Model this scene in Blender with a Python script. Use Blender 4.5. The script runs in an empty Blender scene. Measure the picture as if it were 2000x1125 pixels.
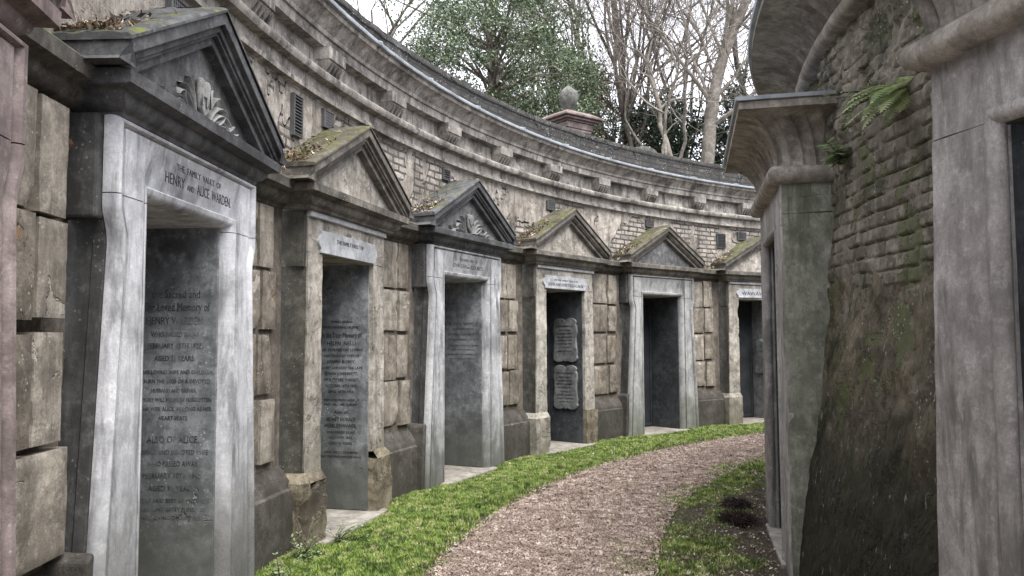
import bpy, bmesh, math, random
import numpy as np
from mathutils import Matrix, Vector, noise
S = bpy.context.scene
COL = S.collection
rnd = random.Random(7)
sin, cos, pi = math.sin, math.cos, math.pi

# ------------------------------------------------------------------ camera, world, sun
cam = bpy.data.cameras.new('camera'); co = bpy.data.objects.new('camera', cam); COL.objects.link(co)
cam.sensor_width = 36; cam.lens = 1552.7 / 2000 * 36; cam.clip_start = 0.05; cam.clip_end = 2000
co.matrix_world = Matrix.Translation((0, 0, 1.6)) @ Matrix.Rotation(pi/2 + 0.06146, 4, 'X') @ Matrix.Rotation(-0.0043, 4, 'Z')
S.camera = co
SUN_EL, SUN_AZ = math.radians(62), math.radians(150)      # azimuth measured clockwise from +Y
w = bpy.data.worlds.new('World'); S.world = w; w.use_nodes = True
nt = w.node_tree; nt.nodes.clear()
sky = nt.nodes.new('ShaderNodeTexSky'); sky.sky_type = 'NISHITA'; sky.sun_disc = False
sky.sun_elevation = SUN_EL; sky.sun_rotation = SUN_AZ; sky.dust_density = 4; sky.air_density = 1.5
hs = nt.nodes.new('ShaderNodeHueSaturation'); hs.inputs['Saturation'].default_value = 0.22
cl = nt.nodes.new('ShaderNodeMix'); cl.data_type = 'RGBA'; cl.inputs[0].default_value = 0.62
cl.inputs[7].default_value = (9.4, 9.5, 10.4, 1)          # overcast cloud sheet
tc = nt.nodes.new('ShaderNodeTexCoord'); nz = nt.nodes.new('ShaderNodeTexNoise'); nz.inputs['Scale'].default_value = 2.2; nz.inputs['Detail'].default_value = 5
mr = nt.nodes.new('ShaderNodeMapRange'); mr.inputs[1].default_value = .3; mr.inputs[2].default_value = .7; mr.inputs[3].default_value = .55; mr.inputs[4].default_value = .9
bg = nt.nodes.new('ShaderNodeBackground'); bg.inputs[1].default_value = 0.095
ou = nt.nodes.new('ShaderNodeOutputWorld')
L = nt.links.new
L(tc.outputs['Generated'], nz.inputs['Vector']); L(nz.outputs[0], mr.inputs[0]); L(mr.outputs[0], cl.inputs[0])
L(sky.outputs[0], hs.inputs['Color']); L(hs.outputs[0], cl.inputs[6]); L(cl.outputs[2], bg.inputs[0]); L(bg.outputs[0], ou.inputs[0])
sl = bpy.data.lights.new('sun', 'SUN'); sl.energy = 2.1; sl.angle = math.radians(50); sl.color = (1, .97, .92)
so = bpy.data.objects.new('sun', sl); COL.objects.link(so)
d = Vector((sin(SUN_AZ)*cos(SUN_EL), cos(SUN_AZ)*cos(SUN_EL), sin(SUN_EL)))
so.rotation_euler = d.to_track_quat('Z', 'Y').to_euler(); so.location = d*40
S.view_settings.view_transform = 'Standard'; S.view_settings.look = 'None'; S.view_settings.exposure = 1.58; S.view_settings.gamma = 1
try:
    S.cycles.max_bounces = 5; S.cycles.diffuse_bounces = 4; S.cycles.use_denoising = True
except Exception: pass

# ------------------------------------------------------------------ ring geometry
CX, CY = 10.885, 3.781
RF = 12.618                      # plane of the tomb frames
A0, DL = 0.0432, 0.20097
def nvec(a): return Vector((-cos(a), sin(a), 0))
def tvec(a): return Vector((sin(a), cos(a), 0))
def P(a, R, z=0): return Vector((CX - R*cos(a), CY + R*sin(a), z))
def smooth(a, b, x):
    t = min(1, max(0, (x-a)/(b-a))); return t*t*(3-2*t)
def nz3(x, y, z, s=1): return noise.noise(Vector((x*s, y*s, z*s)))
def fbm(v, o=4): return noise.fractal(v, 1.0, 2.0, o)

# ------------------------------------------------------------------ materials
def ramp(nt, pos, cols):
    r = nt.nodes.new('ShaderNodeValToRGB'); e = r.color_ramp.elements
    while len(e) < len(pos): e.new(0.5)
    for i, (p, c) in enumerate(zip(pos, cols)):
        e[i].position = p; e[i].color = (c, c, c, 1) if isinstance(c, (int, float)) else (*c, 1)
    return r
class NT:
    def __init__(s, name):
        s.m = bpy.data.materials.new(name); s.m.use_nodes = True; s.nt = s.m.node_tree
        s.b = s.nt.nodes['Principled BSDF']; s.L = s.nt.links.new
        s.pos = s.nt.nodes.new('ShaderNodeNewGeometry')
    def n(s, t): return s.nt.nodes.new(t)
    def noise(s, scale, detail=5, rough=.6, vscale=None, vec=None, dist=0):
        v = vec or s.pos.outputs['Position']
        if vscale:
            mp = s.n('ShaderNodeMapping'); mp.inputs['Scale'].default_value = vscale; s.L(v, mp.inputs[0]); v = mp.outputs[0]
        q = s.n('ShaderNodeTexNoise'); q.inputs['Scale'].default_value = scale; q.inputs['Detail'].default_value = detail
        q.inputs['Roughness'].default_value = rough; q.inputs['Distortion'].default_value = dist; s.L(v, q.inputs['Vector']); return q.outputs[0]
    def mask(s, sock, a, b, lo=0.0, hi=1.0):
        q = s.n('ShaderNodeMapRange'); q.inputs[1].default_value = a; q.inputs[2].default_value = b; q.inputs[3].default_value = lo; q.inputs[4].default_value = hi
        q.interpolation_type = 'SMOOTHSTEP'; s.L(sock, q.inputs[0]); return q.outputs[0]
    def mix(s, f, a, b, bt='MIX'):
        q = s.n('ShaderNodeMix'); q.data_type = 'RGBA'; q.blend_type = bt
        for i, v in ((0, f), (6, a), (7, b)):
            if isinstance(v, (int, float)): q.inputs[i].default_value = v
            elif isinstance(v, tuple): q.inputs[i].default_value = (*v, 1)
            else: s.L(v, q.inputs[i])
        return q.outputs[2]
    def math(s, op, a, b=0.0):
        q = s.n('ShaderNodeMath'); q.operation = op
        for i, v in ((0, a), (1, b)):
            if isinstance(v, (int, float)): q.inputs[i].default_value = v
            else: s.L(v, q.inputs[i])
        return q.outputs[0]
    def bump(s, h, strength, dist, prev=None):
        q = s.n('ShaderNodeBump'); q.inputs['Strength'].default_value = strength; q.inputs['Distance'].default_value = dist
        s.L(h, q.inputs['Height'])
        if prev: s.L(prev, q.inputs['Normal'])
        return q.outputs[0]
    def z(s):
        q = s.n('ShaderNodeSeparateXYZ'); s.L(s.pos.outputs['Position'], q.inputs[0]); return q.outputs[2]
    def nzv(s):
        q = s.n('ShaderNodeSeparateXYZ'); s.L(s.pos.outputs['Normal'], q.inputs[0]); return q.outputs[2]

def stone(name, c1, c2, dark=(.035, .034, .03), dk=.5, streak=.5, bump=.5, rough=.88, lichen=.3, moss=0, base=.0,
          basec=(.05, .05, .035), patch=None, brick=None, chips=0, seed=0, fine=90, baseh=0.0, flecks=0, vert=False, desat=.12, mott=.85):
    """weathered stone: blotches of two tones, soot patches, run-off streaks, lichen specks, green tops, splash dirt"""
    def ds(c):
        g_ = .3*c[0]+.59*c[1]+.11*c[2]; return tuple(x+(g_-x)*desat for x in c)
    c1, c2, dark = ds(c1), ds(c2), ds(dark)
    t = NT(name)
    off = t.n('ShaderNodeVectorMath'); off.operation = 'ADD'; off.inputs[1].default_value = (seed*3.7, seed*1.3, seed*2.1)
    t.L(t.pos.outputs['Position'], off.inputs[0]); V = off.outputs[0]
    big = t.noise(1.7, 5, .62, vec=V, vscale=(1.3, 1.3, .6) if vert else None); med = t.noise(7, 8, .72, vec=V, vscale=(1.5, 1.5, .75) if vert else None); fin = t.noise(fine, 4, .7, vec=V)
    col = t.mix(t.mask(big, .36, .64), c1, c2)
    col = t.mix(t.mask(med, .36, .66, 0, mott), col, tuple(x*.5 for x in c1))
    col = t.mix(t.mask(t.noise(13, 6, .7, vec=V), .5, .68, 0, .4), col, tuple(min(1, x*1.4) for x in c2))
    if brick:
        bc1, bc2, th, mort = brick
        uv = t.n('ShaderNodeUVMap'); uvd = t.n('ShaderNodeVectorMath'); uvd.operation = 'ADD'
        w1 = t.n('ShaderNodeVectorMath'); w1.operation = 'SCALE'; w1.inputs[3].default_value = .025
        nn = t.n('ShaderNodeTexNoise'); nn.inputs['Scale'].default_value = 5; nn.inputs['Detail'].default_value = 4; t.L(V, nn.inputs['Vector']); t.L(nn.outputs['Color'], w1.inputs[0])
        t.L(uv.outputs[0], uvd.inputs[0]); t.L(w1.outputs[0], uvd.inputs[1])
        bt = t.n('ShaderNodeTexBrick'); bt.inputs['Scale'].default_value = 1; bt.inputs['Brick Width'].default_value = .23; bt.inputs['Row Height'].default_value = .078
        bt.inputs['Mortar Size'].default_value = mort; bt.inputs['Mortar Smooth'].default_value = .35; bt.inputs['Bias'].default_value = 0
        bt.inputs['Color1'].default_value = (*bc1, 1); bt.inputs['Color2'].default_value = (*bc2, 1); bt.inputs['Mortar'].default_value = (.05, .045, .04, 1)
        t.L(uvd.outputs[0], bt.inputs['Vector'])
        bm = t.mask(t.noise(1.15, 4, .55, vec=V, dist=.4), th, th+.018)       # where the render has fallen away
        bcol = t.mix(t.mask(med, .35, .7, 0, .7), bt.outputs['Color'], tuple(x*.45 for x in bc1))
        col = t.mix(bm, col, bcol)
    if patch:
        pc, th = patch
        col = t.mix(t.mask(t.noise(2.6, 6, .65, vec=V, dist=.6), th, th+.03, 0, .85), col, pc)
    st = t.noise(5.5, 7, .68, vscale=(1.5, 1.5, .25), vec=V, dist=.4)
    if streak: col = t.mix(t.mask(st, .47, .68, 0, streak), col, dark)
    if dk: col = t.mix(t.mask(t.noise(2.3, 8, .72, vec=V, dist=.3), .48, .66, 0, dk), col, dark)
    col = t.mix(t.mask(t.noise(24, 4, .7, vscale=(1, 1, .12), vec=V), .60, .74, 0, streak*.35), col, dark)
    if lichen:
        vo = t.n('ShaderNodeTexVoronoi'); vo.inputs['Scale'].default_value = 34; t.L(V, vo.inputs['Vector'])
        sp = t.mask(vo.outputs['Distance'], .16, .24, 1, 0); sp = t.math('MULTIPLY', sp, t.mask(t.noise(5, 3, vec=V), .5, .6, 0, lichen))
        col = t.mix(sp, col, (.5, .5, .46))
    if base:
        zz = t.math('ADD', t.z(), t.math('MULTIPLY', t.noise(4, 6, .7, vec=V), -.9))
        col = t.mix(t.mask(zz, -.45+baseh, .45+baseh*.7, base, 0), col, basec)
    if flecks:
        fv = t.noise(34, 5, .7, vscale=(1, 1, .3), vec=V); FLK = t.math('MULTIPLY', t.mask(fv, .60, .66), t.mask(t.noise(3, 4, .7, vec=V), .44, .58, 0, flecks))
    if moss:
        mm = t.math('MULTIPLY', t.mask(t.nzv(), .25, .6), t.mask(t.noise(5.5, 9, .8, vec=V), .52-moss*.22, .58-moss*.2))
        col = t.mix(mm, col, t.mix(t.mask(t.noise(11, 4, vec=V), .4, .62), (.055, .058, .022), (.125, .135, .035)))
    if flecks: col = t.mix(FLK, col, (.42, .43, .40))
    col = t.mix(t.mask(fin, .3, .75, 0, .45), col, tuple(x*.5 for x in c1))
    t.L(col, t.b.inputs['Base Color']); t.b.inputs['Roughness'].default_value = rough; t.b.inputs['Specular IOR Level'].default_value = .22
    nb = t.bump(fin, .55*bump+.1, .004)
    nb = t.bump(med, .8*bump, .02, nb)
    if chips: nb = t.bump(t.mask(t.noise(2.6, 7, .7, vec=V, dist=.6), .5, .53), chips, .012, nb)
    if patch: nb = t.bump(t.mask(t.noise(2.6, 6, .65, vec=V, dist=.6), patch[1], patch[1]+.03), .8, -.012, nb)
    if brick:
        h = t.math('MULTIPLY', bt.outputs['Fac'], -1.0); nb = t.bump(t.math('MULTIPLY', h, bm), 1, .02, nb)
        nb = t.bump(bm, 1, -.022, nb)
    t.L(nb, t.b.inputs['Normal'])
    return t.m

def plain(name, c, rough=.8, bump=0, scale=30, c2=None, metal=0):
    t = NT(name); col = t.mix(t.mask(t.noise(scale*.2, 6, .7), .35, .68), c, c2 or tuple(x*.6 for x in c)); t.L(col, t.b.inputs['Base Color'])
    t.b.inputs['Roughness'].default_value = rough; t.b.inputs['Metallic'].default_value = metal
    if bump: t.L(t.bump(t.noise(scale, 6, .7), bump, .01), t.b.inputs['Normal'])
    return t.m

MT = {}
MT['wall'] = stone('wall render and brick', (.37, .32, .265), (.57, .51, .44), dk=.65, streak=.65, bump=.8, chips=.7, brick=((.55, .50, .45), (.38, .345, .31), .52, .014), desat=.2)
MT['mould'] = stone('cornice stone', (.32, .285, .245), (.54, .495, .435), dk=.85, streak=.85, bump=.6, lichen=.8, desat=.25)
MT['string'] = stone('string course stone', (.12, .11, .095), (.25, .23, .195), dk=.75, streak=.6, bump=.4, moss=.1, desat=.2)
MT['block'] = stone('block stone', (.31, .27, .215), (.52, .465, .385), dk=.5, streak=.5, bump=.7, lichen=.7, patch=((.58, .54, .47), .60), desat=.15)
MT['blockb'] = stone('block stone dark', (.20, .17, .135), (.37, .32, .255), dk=.55, streak=.5, bump=.7, lichen=.8, seed=3, patch=((.30, .20, .11), .62))
MT['recess'] = stone('wall face stone', (.17, .145, .12), (.29, .25, .205), dk=.55, streak=.5, bump=.7, seed=2)
MT['plinth'] = stone('plinth stone', (.085, .075, .066), (.17, .155, .138), dk=.5, streak=.5, bump=.8, moss=0, seed=1, base=.5, patch=((.27, .26, .23), .65))
MT['white'] = stone('pale marble', (.56, .57, .60), (.76, .77, .81), dark=(.09, .09, .10), dk=.5, streak=.75, bump=.35, rough=.7, lichen=.5, base=.9, basec=(.085, .085, .07), vert=True, mott=.4, baseh=.25)
MT['white3'] = stone('pale marble grey', (.46, .47, .49), (.66, .67, .69), dark=(.07, .07, .075), dk=.5, streak=.75, bump=.3, rough=.7, lichen=.5, base=.85, basec=(.08, .085, .06), seed=4, vert=True, mott=.5)
MT['grey5'] = stone('grey limestone', (.38, .385, .38), (.52, .525, .52), dk=.45, streak=.6, bump=.25, rough=.75, base=.6, basec=(.10, .11, .06), seed=5, vert=True, mott=.5)
MT['whiteside'] = stone('dark marble side', (.07, .07, .07), (.17, .17, .17), dk=.6, streak=.6, bump=.4, rough=.75, seed=8, vert=True)  # much darker tone than the frame fronts, for returns and ears
MT['black'] = stone('sooty pediment stone', (.075, .077, .08), (.16, .163, .17), dark=(.022, .022, .024), dk=.55, streak=.35, bump=.4, rough=.72, lichen=.3, patch=((.36, .36, .38), .67))
MT['tymp'] = stone('tympanum stone', (.13, .13, .13), (.30, .30, .30), dk=.6, streak=.4, bump=.4, seed=6)
MT['cream'] = stone('cream render', (.42, .375, .31), (.62, .565, .48), dk=.4, streak=.45, bump=.7, chips=.8, base=.7, basec=(.13, .12, .08), patch=((.19, .165, .13), .63), seed=2, desat=.25, baseh=.15)
MT['cream4'] = stone('pale render', (.46, .425, .365), (.64, .60, .53), dk=.4, streak=.4, bump=.8, chips=.9, base=.6, basec=(.14, .13, .08), patch=((.18, .16, .13), .62), seed=9)
MT['brown'] = stone('brown pediment stone', (.13, .115, .095), (.29, .26, .22), dk=.65, streak=.4, bump=.6, lichen=.4, patch=((.40, .37, .33), .66), seed=3, desat=.25)
MT['brown5'] = stone('brown grey pediment stone', (.13, .115, .095), (.27, .245, .21), dk=.6, streak=.4, bump=.45, seed=7)
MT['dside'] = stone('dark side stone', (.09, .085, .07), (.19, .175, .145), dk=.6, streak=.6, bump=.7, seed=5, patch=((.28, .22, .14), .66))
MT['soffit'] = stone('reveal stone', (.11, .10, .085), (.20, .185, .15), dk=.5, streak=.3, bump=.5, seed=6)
MT['slab'] = stone('slate grey memorial slab', (.20, .215, .225), (.40, .42, .435), dark=(.05, .055, .06), dk=.7, streak=.4, bump=.3, rough=.6, lichen=.9, base=.8, basec=(.085, .088, .07), baseh=.2, seed=4, patch=((.42, .44, .43), .63))
MT['slabd'] = stone('dark memorial slab', (.055, .062, .07), (.11, .12, .13), dk=.5, streak=.4, bump=.25, rough=.6, seed=5)
MT['plaque'] = stone('white plaque', (.52, .54, .57), (.66, .68, .71), dark=(.2, .2, .2), dk=.35, streak=.3, bump=.2, rough=.6, seed=1)
MT['shieldp'] = stone('grey shield plaque', (.17, .18, .18), (.30, .31, .31), dk=.4, streak=.3, bump=.3, rough=.7, seed=1)
MT['carve'] = stone('carved relief stone', (.30, .30, .29), (.44, .44, .43), dk=.5, streak=.3, bump=.3, seed=2)
MT['sill'] = stone('threshold stone', (.30, .27, .23), (.44, .41, .36), dk=.4, streak=0, bump=.5, seed=2)
MT['moss'] = stone('mossy roof stone', (.085, .075, .055), (.19, .17, .13), dk=.5, streak=0, bump=1, moss=.10, seed=1, patch=((.26, .24, .19), .60))
MT['roofblack'] = stone('black roof slab', (.075, .077, .08), (.16, .162, .168), dk=.4, streak=0, bump=.5, moss=-.04, seed=6)
MT['lead'] = plain('lead sheet', (.36, .39, .42), .55, .3, 25, (.20, .22, .24), .25)
MT['parapet'] = stone('parapet brick', (.05, .05, .048), (.13, .128, .122), dk=.6, streak=.4, bump=.9, lichen=.9, brick=((.10, .095, .09), (.055, .053, .052), .42, .012), seed=3, moss=.1, patch=((.20, .20, .19), .66))
MT['in_face'] = stone('inner tomb stone', (.36, .325, .30), (.56, .52, .49), dark=(.11, .105, .09), dk=.5, streak=.8, bump=.6, lichen=.0, seed=3, flecks=.6, vert=True, desat=.3, mott=.7)
MT['in_side'] = stone('inner tomb side stone', (.27, .28, .225), (.40, .41, .34), dark=(.07, .08, .045), dk=.55, streak=.8, bump=.7, lichen=.4, seed=6, vert=True, desat=0)
MT['in_corn'] = stone('fluted cornice stone', (.34, .30, .25), (.52, .47, .40), dark=(.08, .07, .06), dk=.6, streak=.5, bump=.6, seed=8, desat=.15)
MT['in_wall'] = stone('rough inner brickwork', (.20, .175, .135), (.36, .33, .26), dark=(.03, .03, .018), dk=.8, streak=.5, bump=1.0, lichen=.6, seed=5, desat=.1, patch=((.13, .145, .07), .56))
MT['in_mound'] = stone('algae stained render', (.13, .115, .08), (.25, .21, .15), dark=(.018, .018, .011), dk=.97, streak=.12, bump=1, lichen=.8, rough=.6, seed=2, base=.97, basec=(.017, .018, .010), baseh=.7, flecks=1, desat=0, chips=.8, patch=((.10, .115, .045), .55))
MT['pink'] = stone('pink granite', (.29, .21, .195), (.45, .355, .335), dark=(.10, .08, .075), dk=.45, streak=.35, bump=.35, lichen=.6, rough=.75, fine=150, seed=2, desat=.3)
MT['pinkd'] = stone('pink granite pedestal', (.24, .18, .17), (.33, .26, .245), dk=.5, streak=.5, bump=.3, seed=4)
MT['urn'] = stone('urn stone', (.09, .092, .082), (.22, .225, .20), dk=.5, streak=.4, bump=.6, moss=0, seed=4)
MT['ink'] = plain('dark lettering', (.015, .015, .018), .7)
t = NT('weathered lettering'); t.L(t.mix(t.mask(t.noise(9, 6, .7), .42, .62), (.035, .037, .04), (.15, .158, .165)), t.b.inputs['Base Color']); t.b.inputs['Roughness'].default_value = .8; MT['faded'] = t.m
MT['grille'] = plain('iron grille', (.09, .09, .092), .6, .2, 60)
MT['hole'] = plain('vent shadowed back', (.02, .02, .02), .9)
MT['door'] = plain('dark iron door', (.022, .026, .03), .5, .15, 20, (.045, .05, .055))
MT['rust'] = plain('rusty iron', (.09, .04, .025), .85, .6, 60)

# ------------------------------------------------------------------ mesh helpers
class MB:
    def __init__(s): s.v = []; s.f = []; s.uv = {}
    def quadgrid(s, rows, closed=False, uvf=None):
        """rows: list of equal-length point lists"""
        b = len(s.v); n = len(rows[0])
        for r in rows: s.v.extend([tuple(q) for q in r])
        for i in range(len(rows)-1):
            for j in range(n-1 if not closed else n):
                k = (j+1) % n
                s.f.append((b+i*n+j, b+i*n+k, b+(i+1)*n+k, b+(i+1)*n+j))
        if uvf:
            for i in range(len(rows)):
                for j in range(n): s.uv[b+i*n+j] = uvf(i, j)
        return b
    def face(s, pts):
        pts = list(pts)
        b = len(s.v); s.v.extend([tuple(q) for q in pts]); s.f.append(tuple(range(b, b+len(pts))))
    def box(s, x0, x1, y0, y1, z0, z1, m=None):
        b = len(s.v)
        pts = [Vector((x, y, z)) for z in (z0, z1) for y in (y0, y1) for x in (x0, x1)]
        if m: pts = [m @ q for q in pts]
        s.v.extend([tuple(q) for q in pts])
        for f in ((0, 2, 3, 1), (4, 5, 7, 6), (0, 1, 5, 4), (1, 3, 7, 5), (3, 2, 6, 7), (2, 0, 4, 6)): s.f.append(tuple(b+i for i in f))
    def prism(s, poly, y0, y1, m=None):
        """poly in xz, extruded along y"""
        b = len(s.v); n = len(poly)
        pts = [Vector((x, y0, z)) for x, z in poly] + [Vector((x, y1, z)) for x, z in poly]
        if m: pts = [m @ q for q in pts]
        s.v.extend([tuple(q) for q in pts])
        s.f.append(tuple(b+i for i in range(n))); s.f.append(tuple(b+n+i for i in reversed(range(n))))
        for i in range(n): s.f.append((b+i, b+n+i, b+n+(i+1) % n, b+(i+1) % n))
    def tube(s, pts, rads, n=6, cap=True):
        rows = []; up = Vector((0, 0, 1)); prev = None
        for i, p in enumerate(pts):
            p = Vector(p); a = Vector(pts[max(0, i-1)]); c = Vector(pts[min(len(pts)-1, i+1)])
            t = (c-a).normalized()
            if prev is None:
                prev = t.cross(up if abs(t.z) < .9 else Vector((1, 0, 0))).normalized()
            else:
                prev = (prev - t*prev.dot(t))
                prev = prev.normalized() if prev.length > 1e-6 else t.orthogonal().normalized()
            b = t.cross(prev); r = rads[i]
            rows.append([p + prev*r*cos(2*pi*k/n) + b*r*sin(2*pi*k/n) for k in range(n)])
        s.quadgrid(rows, closed=True)
        if cap: s.face(reversed(rows[0])); s.face(rows[-1])
    def build(s, name, mat, parent=None, bevel=0, smooth=False, seg=2, kind=None, label=None):
        me = bpy.data.meshes.new(name); me.from_pydata(s.v, [], s.f); me.materials.append(mat)
        if s.uv:
            ul = me.uv_layers.new(name='UVMap')
            vi = np.zeros(len(me.loops), dtype=np.int32); me.loops.foreach_get('vertex_index', vi)
            tab = np.zeros((len(s.v), 2), dtype=np.float32)
            for k, q in s.uv.items(): tab[k] = q
            ul.data.foreach_set('uv', tab[vi].ravel())
        bm = bmesh.new(); bm.from_mesh(me); bmesh.ops.recalc_face_normals(bm, faces=bm.faces); bm.to_mesh(me); bm.free()
        if smooth: me.polygons.foreach_set('use_smooth', [True]*len(me.polygons))
        o = bpy.data.objects.new(name, me); COL.objects.link(o)
        if parent: o.parent = parent
        if bevel:
            b = o.modifiers.new('bevel', 'BEVEL'); b.width = bevel; b.segments = seg; b.limit_method = 'ANGLE'; b.angle_limit = math.radians(35)
        if kind: o['kind'] = kind
        if label: o['label'] = label
        return o
def autosmooth(o, ang=40):
    me = o.data; bm = bmesh.new(); bm.from_mesh(me)
    bmesh.ops.remove_doubles(bm, verts=bm.verts, dist=1e-5)
    bmesh.ops.recalc_face_normals(bm, faces=bm.faces)
    for f in bm.faces: f.smooth = True
    for e in bm.edges:
        if len(e.link_faces) == 2 and e.calc_face_angle(0) > math.radians(ang): e.smooth = False
    bm.to_mesh(me); bm.free(); return o
def fast_mesh(name, V, F, mat, parent=None):
    """V (n,3) array, F (m,k) index array"""
    me = bpy.data.meshes.new(name); V = np.asarray(V, dtype=np.float32); F = np.asarray(F, dtype=np.int32); k = F.shape[1]
    me.vertices.add(len(V)); me.vertices.foreach_set('co', V.ravel()); me.loops.add(F.size); me.loops.foreach_set('vertex_index', F.ravel())
    me.polygons.add(len(F)); me.polygons.foreach_set('loop_start', np.arange(0, F.size, k, dtype=np.int32))
    me.update(calc_edges=True); me.materials.append(mat)
    o = bpy.data.objects.new(name, me); COL.objects.link(o)
    if parent: o.parent = parent
    return o
def tag(o, label, cat, group=None, kind=None):
    if label: o['label'] = label
    if cat: o['category'] = cat
    if group: o['group'] = group
    if kind: o['kind'] = kind
    return o
def empty(name, label, cat, loc=(0, 0, 0), rz=0, group=None):
    o = bpy.data.objects.new(name, None); COL.objects.link(o); o.location = loc; o.rotation_euler = (0, 0, rz); o.empty_display_size = .2
    return tag(o, label, cat, group)
def lathe(mb, prof, a0, a1, n, uvscale=True, disp=None):
    """prof list of (R,z) from outside order; sweep around the circle centre"""
    rows = []
    for i in range(n+1):
        a = a0 + (a1-a0)*i/n
        row = []
        for R, z in prof:
            r = R + (disp(a, z, R) if disp else 0); row.append(P(a, r, z))
        rows.append(row)
    cum = [0]
    for q in range(1, len(prof)): cum.append(cum[-1]+math.hypot(prof[q][0]-prof[q-1][0], prof[q][1]-prof[q-1][1]))
    R0 = prof[0][0]
    mb.quadgrid(rows, uvf=lambda i, j: ((a0+(a1-a0)*i/n)*R0, prof[0][1]+cum[j]))
def arcbox(mb, a0, a1, r0, r1, z0, z1, n=2, m=.0, bev=.012):
    """curved block: front face at radius r0 (nearer the centre), back r1, pillowed front"""
    f = lambda a, r, z: P(a, r, z)
    da = bev/r0
    for (aa, bb, za, zb, ra, rb) in ((a0, a1, z0, z1, r1, r0+bev),):
        rows = []
        for i in range(n+1):
            a = a0+(a1-a0)*i/n; ai = min(max(a, a0+da), a1-da)
            rows.append([f(a, r1, z0), f(a, r0+bev, z0), f(ai, r0, z0+bev), f(ai, r0, z1-bev), f(a, r0+bev, z1), f(a, r1, z1)])
        mb.quadgrid(rows)
        for i in (0, n):
            a = a0 if i == 0 else a1; ai = a+da if i == 0 else a-da
            mb.face([f(a, r1, z0), f(a, r0+bev, z0), f(a, r0+bev, z1), f(a, r1, z1)])
            mb.face([f(a, r0+bev, z0), f(ai, r0, z0+bev), f(ai, r0, z1-bev), f(a, r0+bev, z1)])
def text_part(name, txt, size, mat, parent, mtx, width=None, align='CENTER', ext=.0015, shear=0, space=1.0):
    cu = bpy.data.curves.new('tmp', 'FONT'); cu.body = txt; cu.size = size; cu.align_x = align; cu.extrude = ext; cu.shear = shear; cu.space_character = space
    cu.resolution_u = 2
    o = bpy.data.objects.new('tmp', cu); COL.objects.link(o)
    me = bpy.data.meshes.new_from_object(o.evaluated_get(bpy.context.evaluated_depsgraph_get())) if False else None
    bpy.context.view_layer.update()
    me = bpy.data.meshes.new_from_object(o.evaluated_get(bpy.context.evaluated_depsgraph_get()))
    bpy.data.objects.remove(o)
    xs = [v.co.x for v in me.vertices]
    sx = 1
    if width and xs: sx = width/(max(xs)-min(xs))
    for v in me.vertices: v.co = mtx @ Vector((v.co.x*sx, v.co.y, v.co.z))
    me.materials.clear(); me.materials.append(mat); me.name = name
    q = bpy.data.objects.new(name, me); COL.objects.link(q); q.parent = parent
    return q
FRONT = Matrix(((1, 0, 0, 0), (0, 0, -1, 0), (0, 1, 0, 0), (0, 0, 0, 1)))      # text xy -> local xz, facing -y
def at_front(x, y, z): return Matrix.Translation((x, y, z)) @ FRONT

#%%ENV
# ------------------------------------------------------------------ outer ring wall
AW0, AW1 = -0.75, 1.9
NW = 150
wall = empty('ring_wall', 'long curved buff stone wall holding the row of pedimented tombs', 'wall', tuple(P(.5, 13.0, 0)))
WI = wall.matrix_world
def wchild(mb, name, mat, bevel=0, smooth_=False, parent=None, label=None):
    o = mb.build(name, mat, parent or wall, bevel, smooth_, label=label)
    if (parent or wall) is wall: o.matrix_parent_inverse = Matrix.Translation(-wall.location)
    return o
gaps = [(A0+(k-1)*DL+.80/12.62, A0+k*DL-.80/12.62) for k in range(-1, 8)]
mb = MB()
for g0, g1 in gaps: lathe(mb, [(12.868, -.05), (12.868, 2.62)], g0, g1, 8)
wchild(mb, 'lower_face', MT['recess'])
def wd(a, z, R): return .010*nz3(a*R*2.3, z*2.3, 1.7)+.006*nz3(a*R*9, z*9, 4.2)
mb = MB(); lathe(mb, [(12.88, 2.6+i*.0466) for i in range(23)], AW0, AW1, 900, disp=wd); o = wchild(mb, 'upper_face', MT['wall'], smooth_=True)
# plinth between tombs with sloped top
for g0, g1 in gaps:
    mb = MB(); lathe(mb, [(12.735, -.05), (12.745, .40), (12.75, .46), (12.775, .475), (12.78, .52), (12.87, .64), (12.92, .65)], g0, g1, 24, disp=lambda a, z, R: .010*nz3(a*R*7, z*7, 2)); autosmooth(wchild(mb, 'plinth', MT['plinth']), 40)
# string course at pediment level
mb = MB(); lathe(mb, [(12.92, 2.585), (12.86, 2.59), (12.85, 2.615), (12.80, 2.63), (12.775, 2.66), (12.765, 2.70), (12.70, 2.715), (12.69, 2.78), (12.70, 2.79), (12.92, 2.83)], AW0, AW1, NW); autosmooth(wchild(mb, 'string_course', MT['string']), 35)
# entablature: fillet, architrave, bead
mb = MB(); lathe(mb, [(12.92, 3.625), (12.815, 3.63), (12.812, 3.665), (12.835, 3.668), (12.832, 3.765), (12.76, 3.775), (12.745, 3.80), (12.745, 3.83), (12.765, 3.85), (12.93, 3.865)], AW0, AW1, NW, disp=lambda a, z, R: .004*nz3(a*R*6, z*3, 7)); autosmooth(wchild(mb, 'architrave', MT['mould']), 35)
mb = MB(); lathe(mb, [(12.895, 3.86), (12.90, 3.95), (12.90, 4.09)], AW0, AW1, NW); wchild(mb, 'frieze', MT['mould'])
mb = MB(); lathe(mb, [(12.93, 4.075), (12.80, 4.08), (12.795, 4.16), (12.775, 4.165), (12.77, 4.20), (12.755, 4.215), (12.73, 4.25), (12.69, 4.285), (12.66, 4.295), (12.655, 4.33), (12.64, 4.335), (12.64, 4.352), (12.9, 4.362)], AW0, AW1, NW, disp=lambda a, z, R: .004*nz3(a*R*6, z*3, 3)); autosmooth(wchild(mb, 'cornice', MT['mould']), 30)
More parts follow.
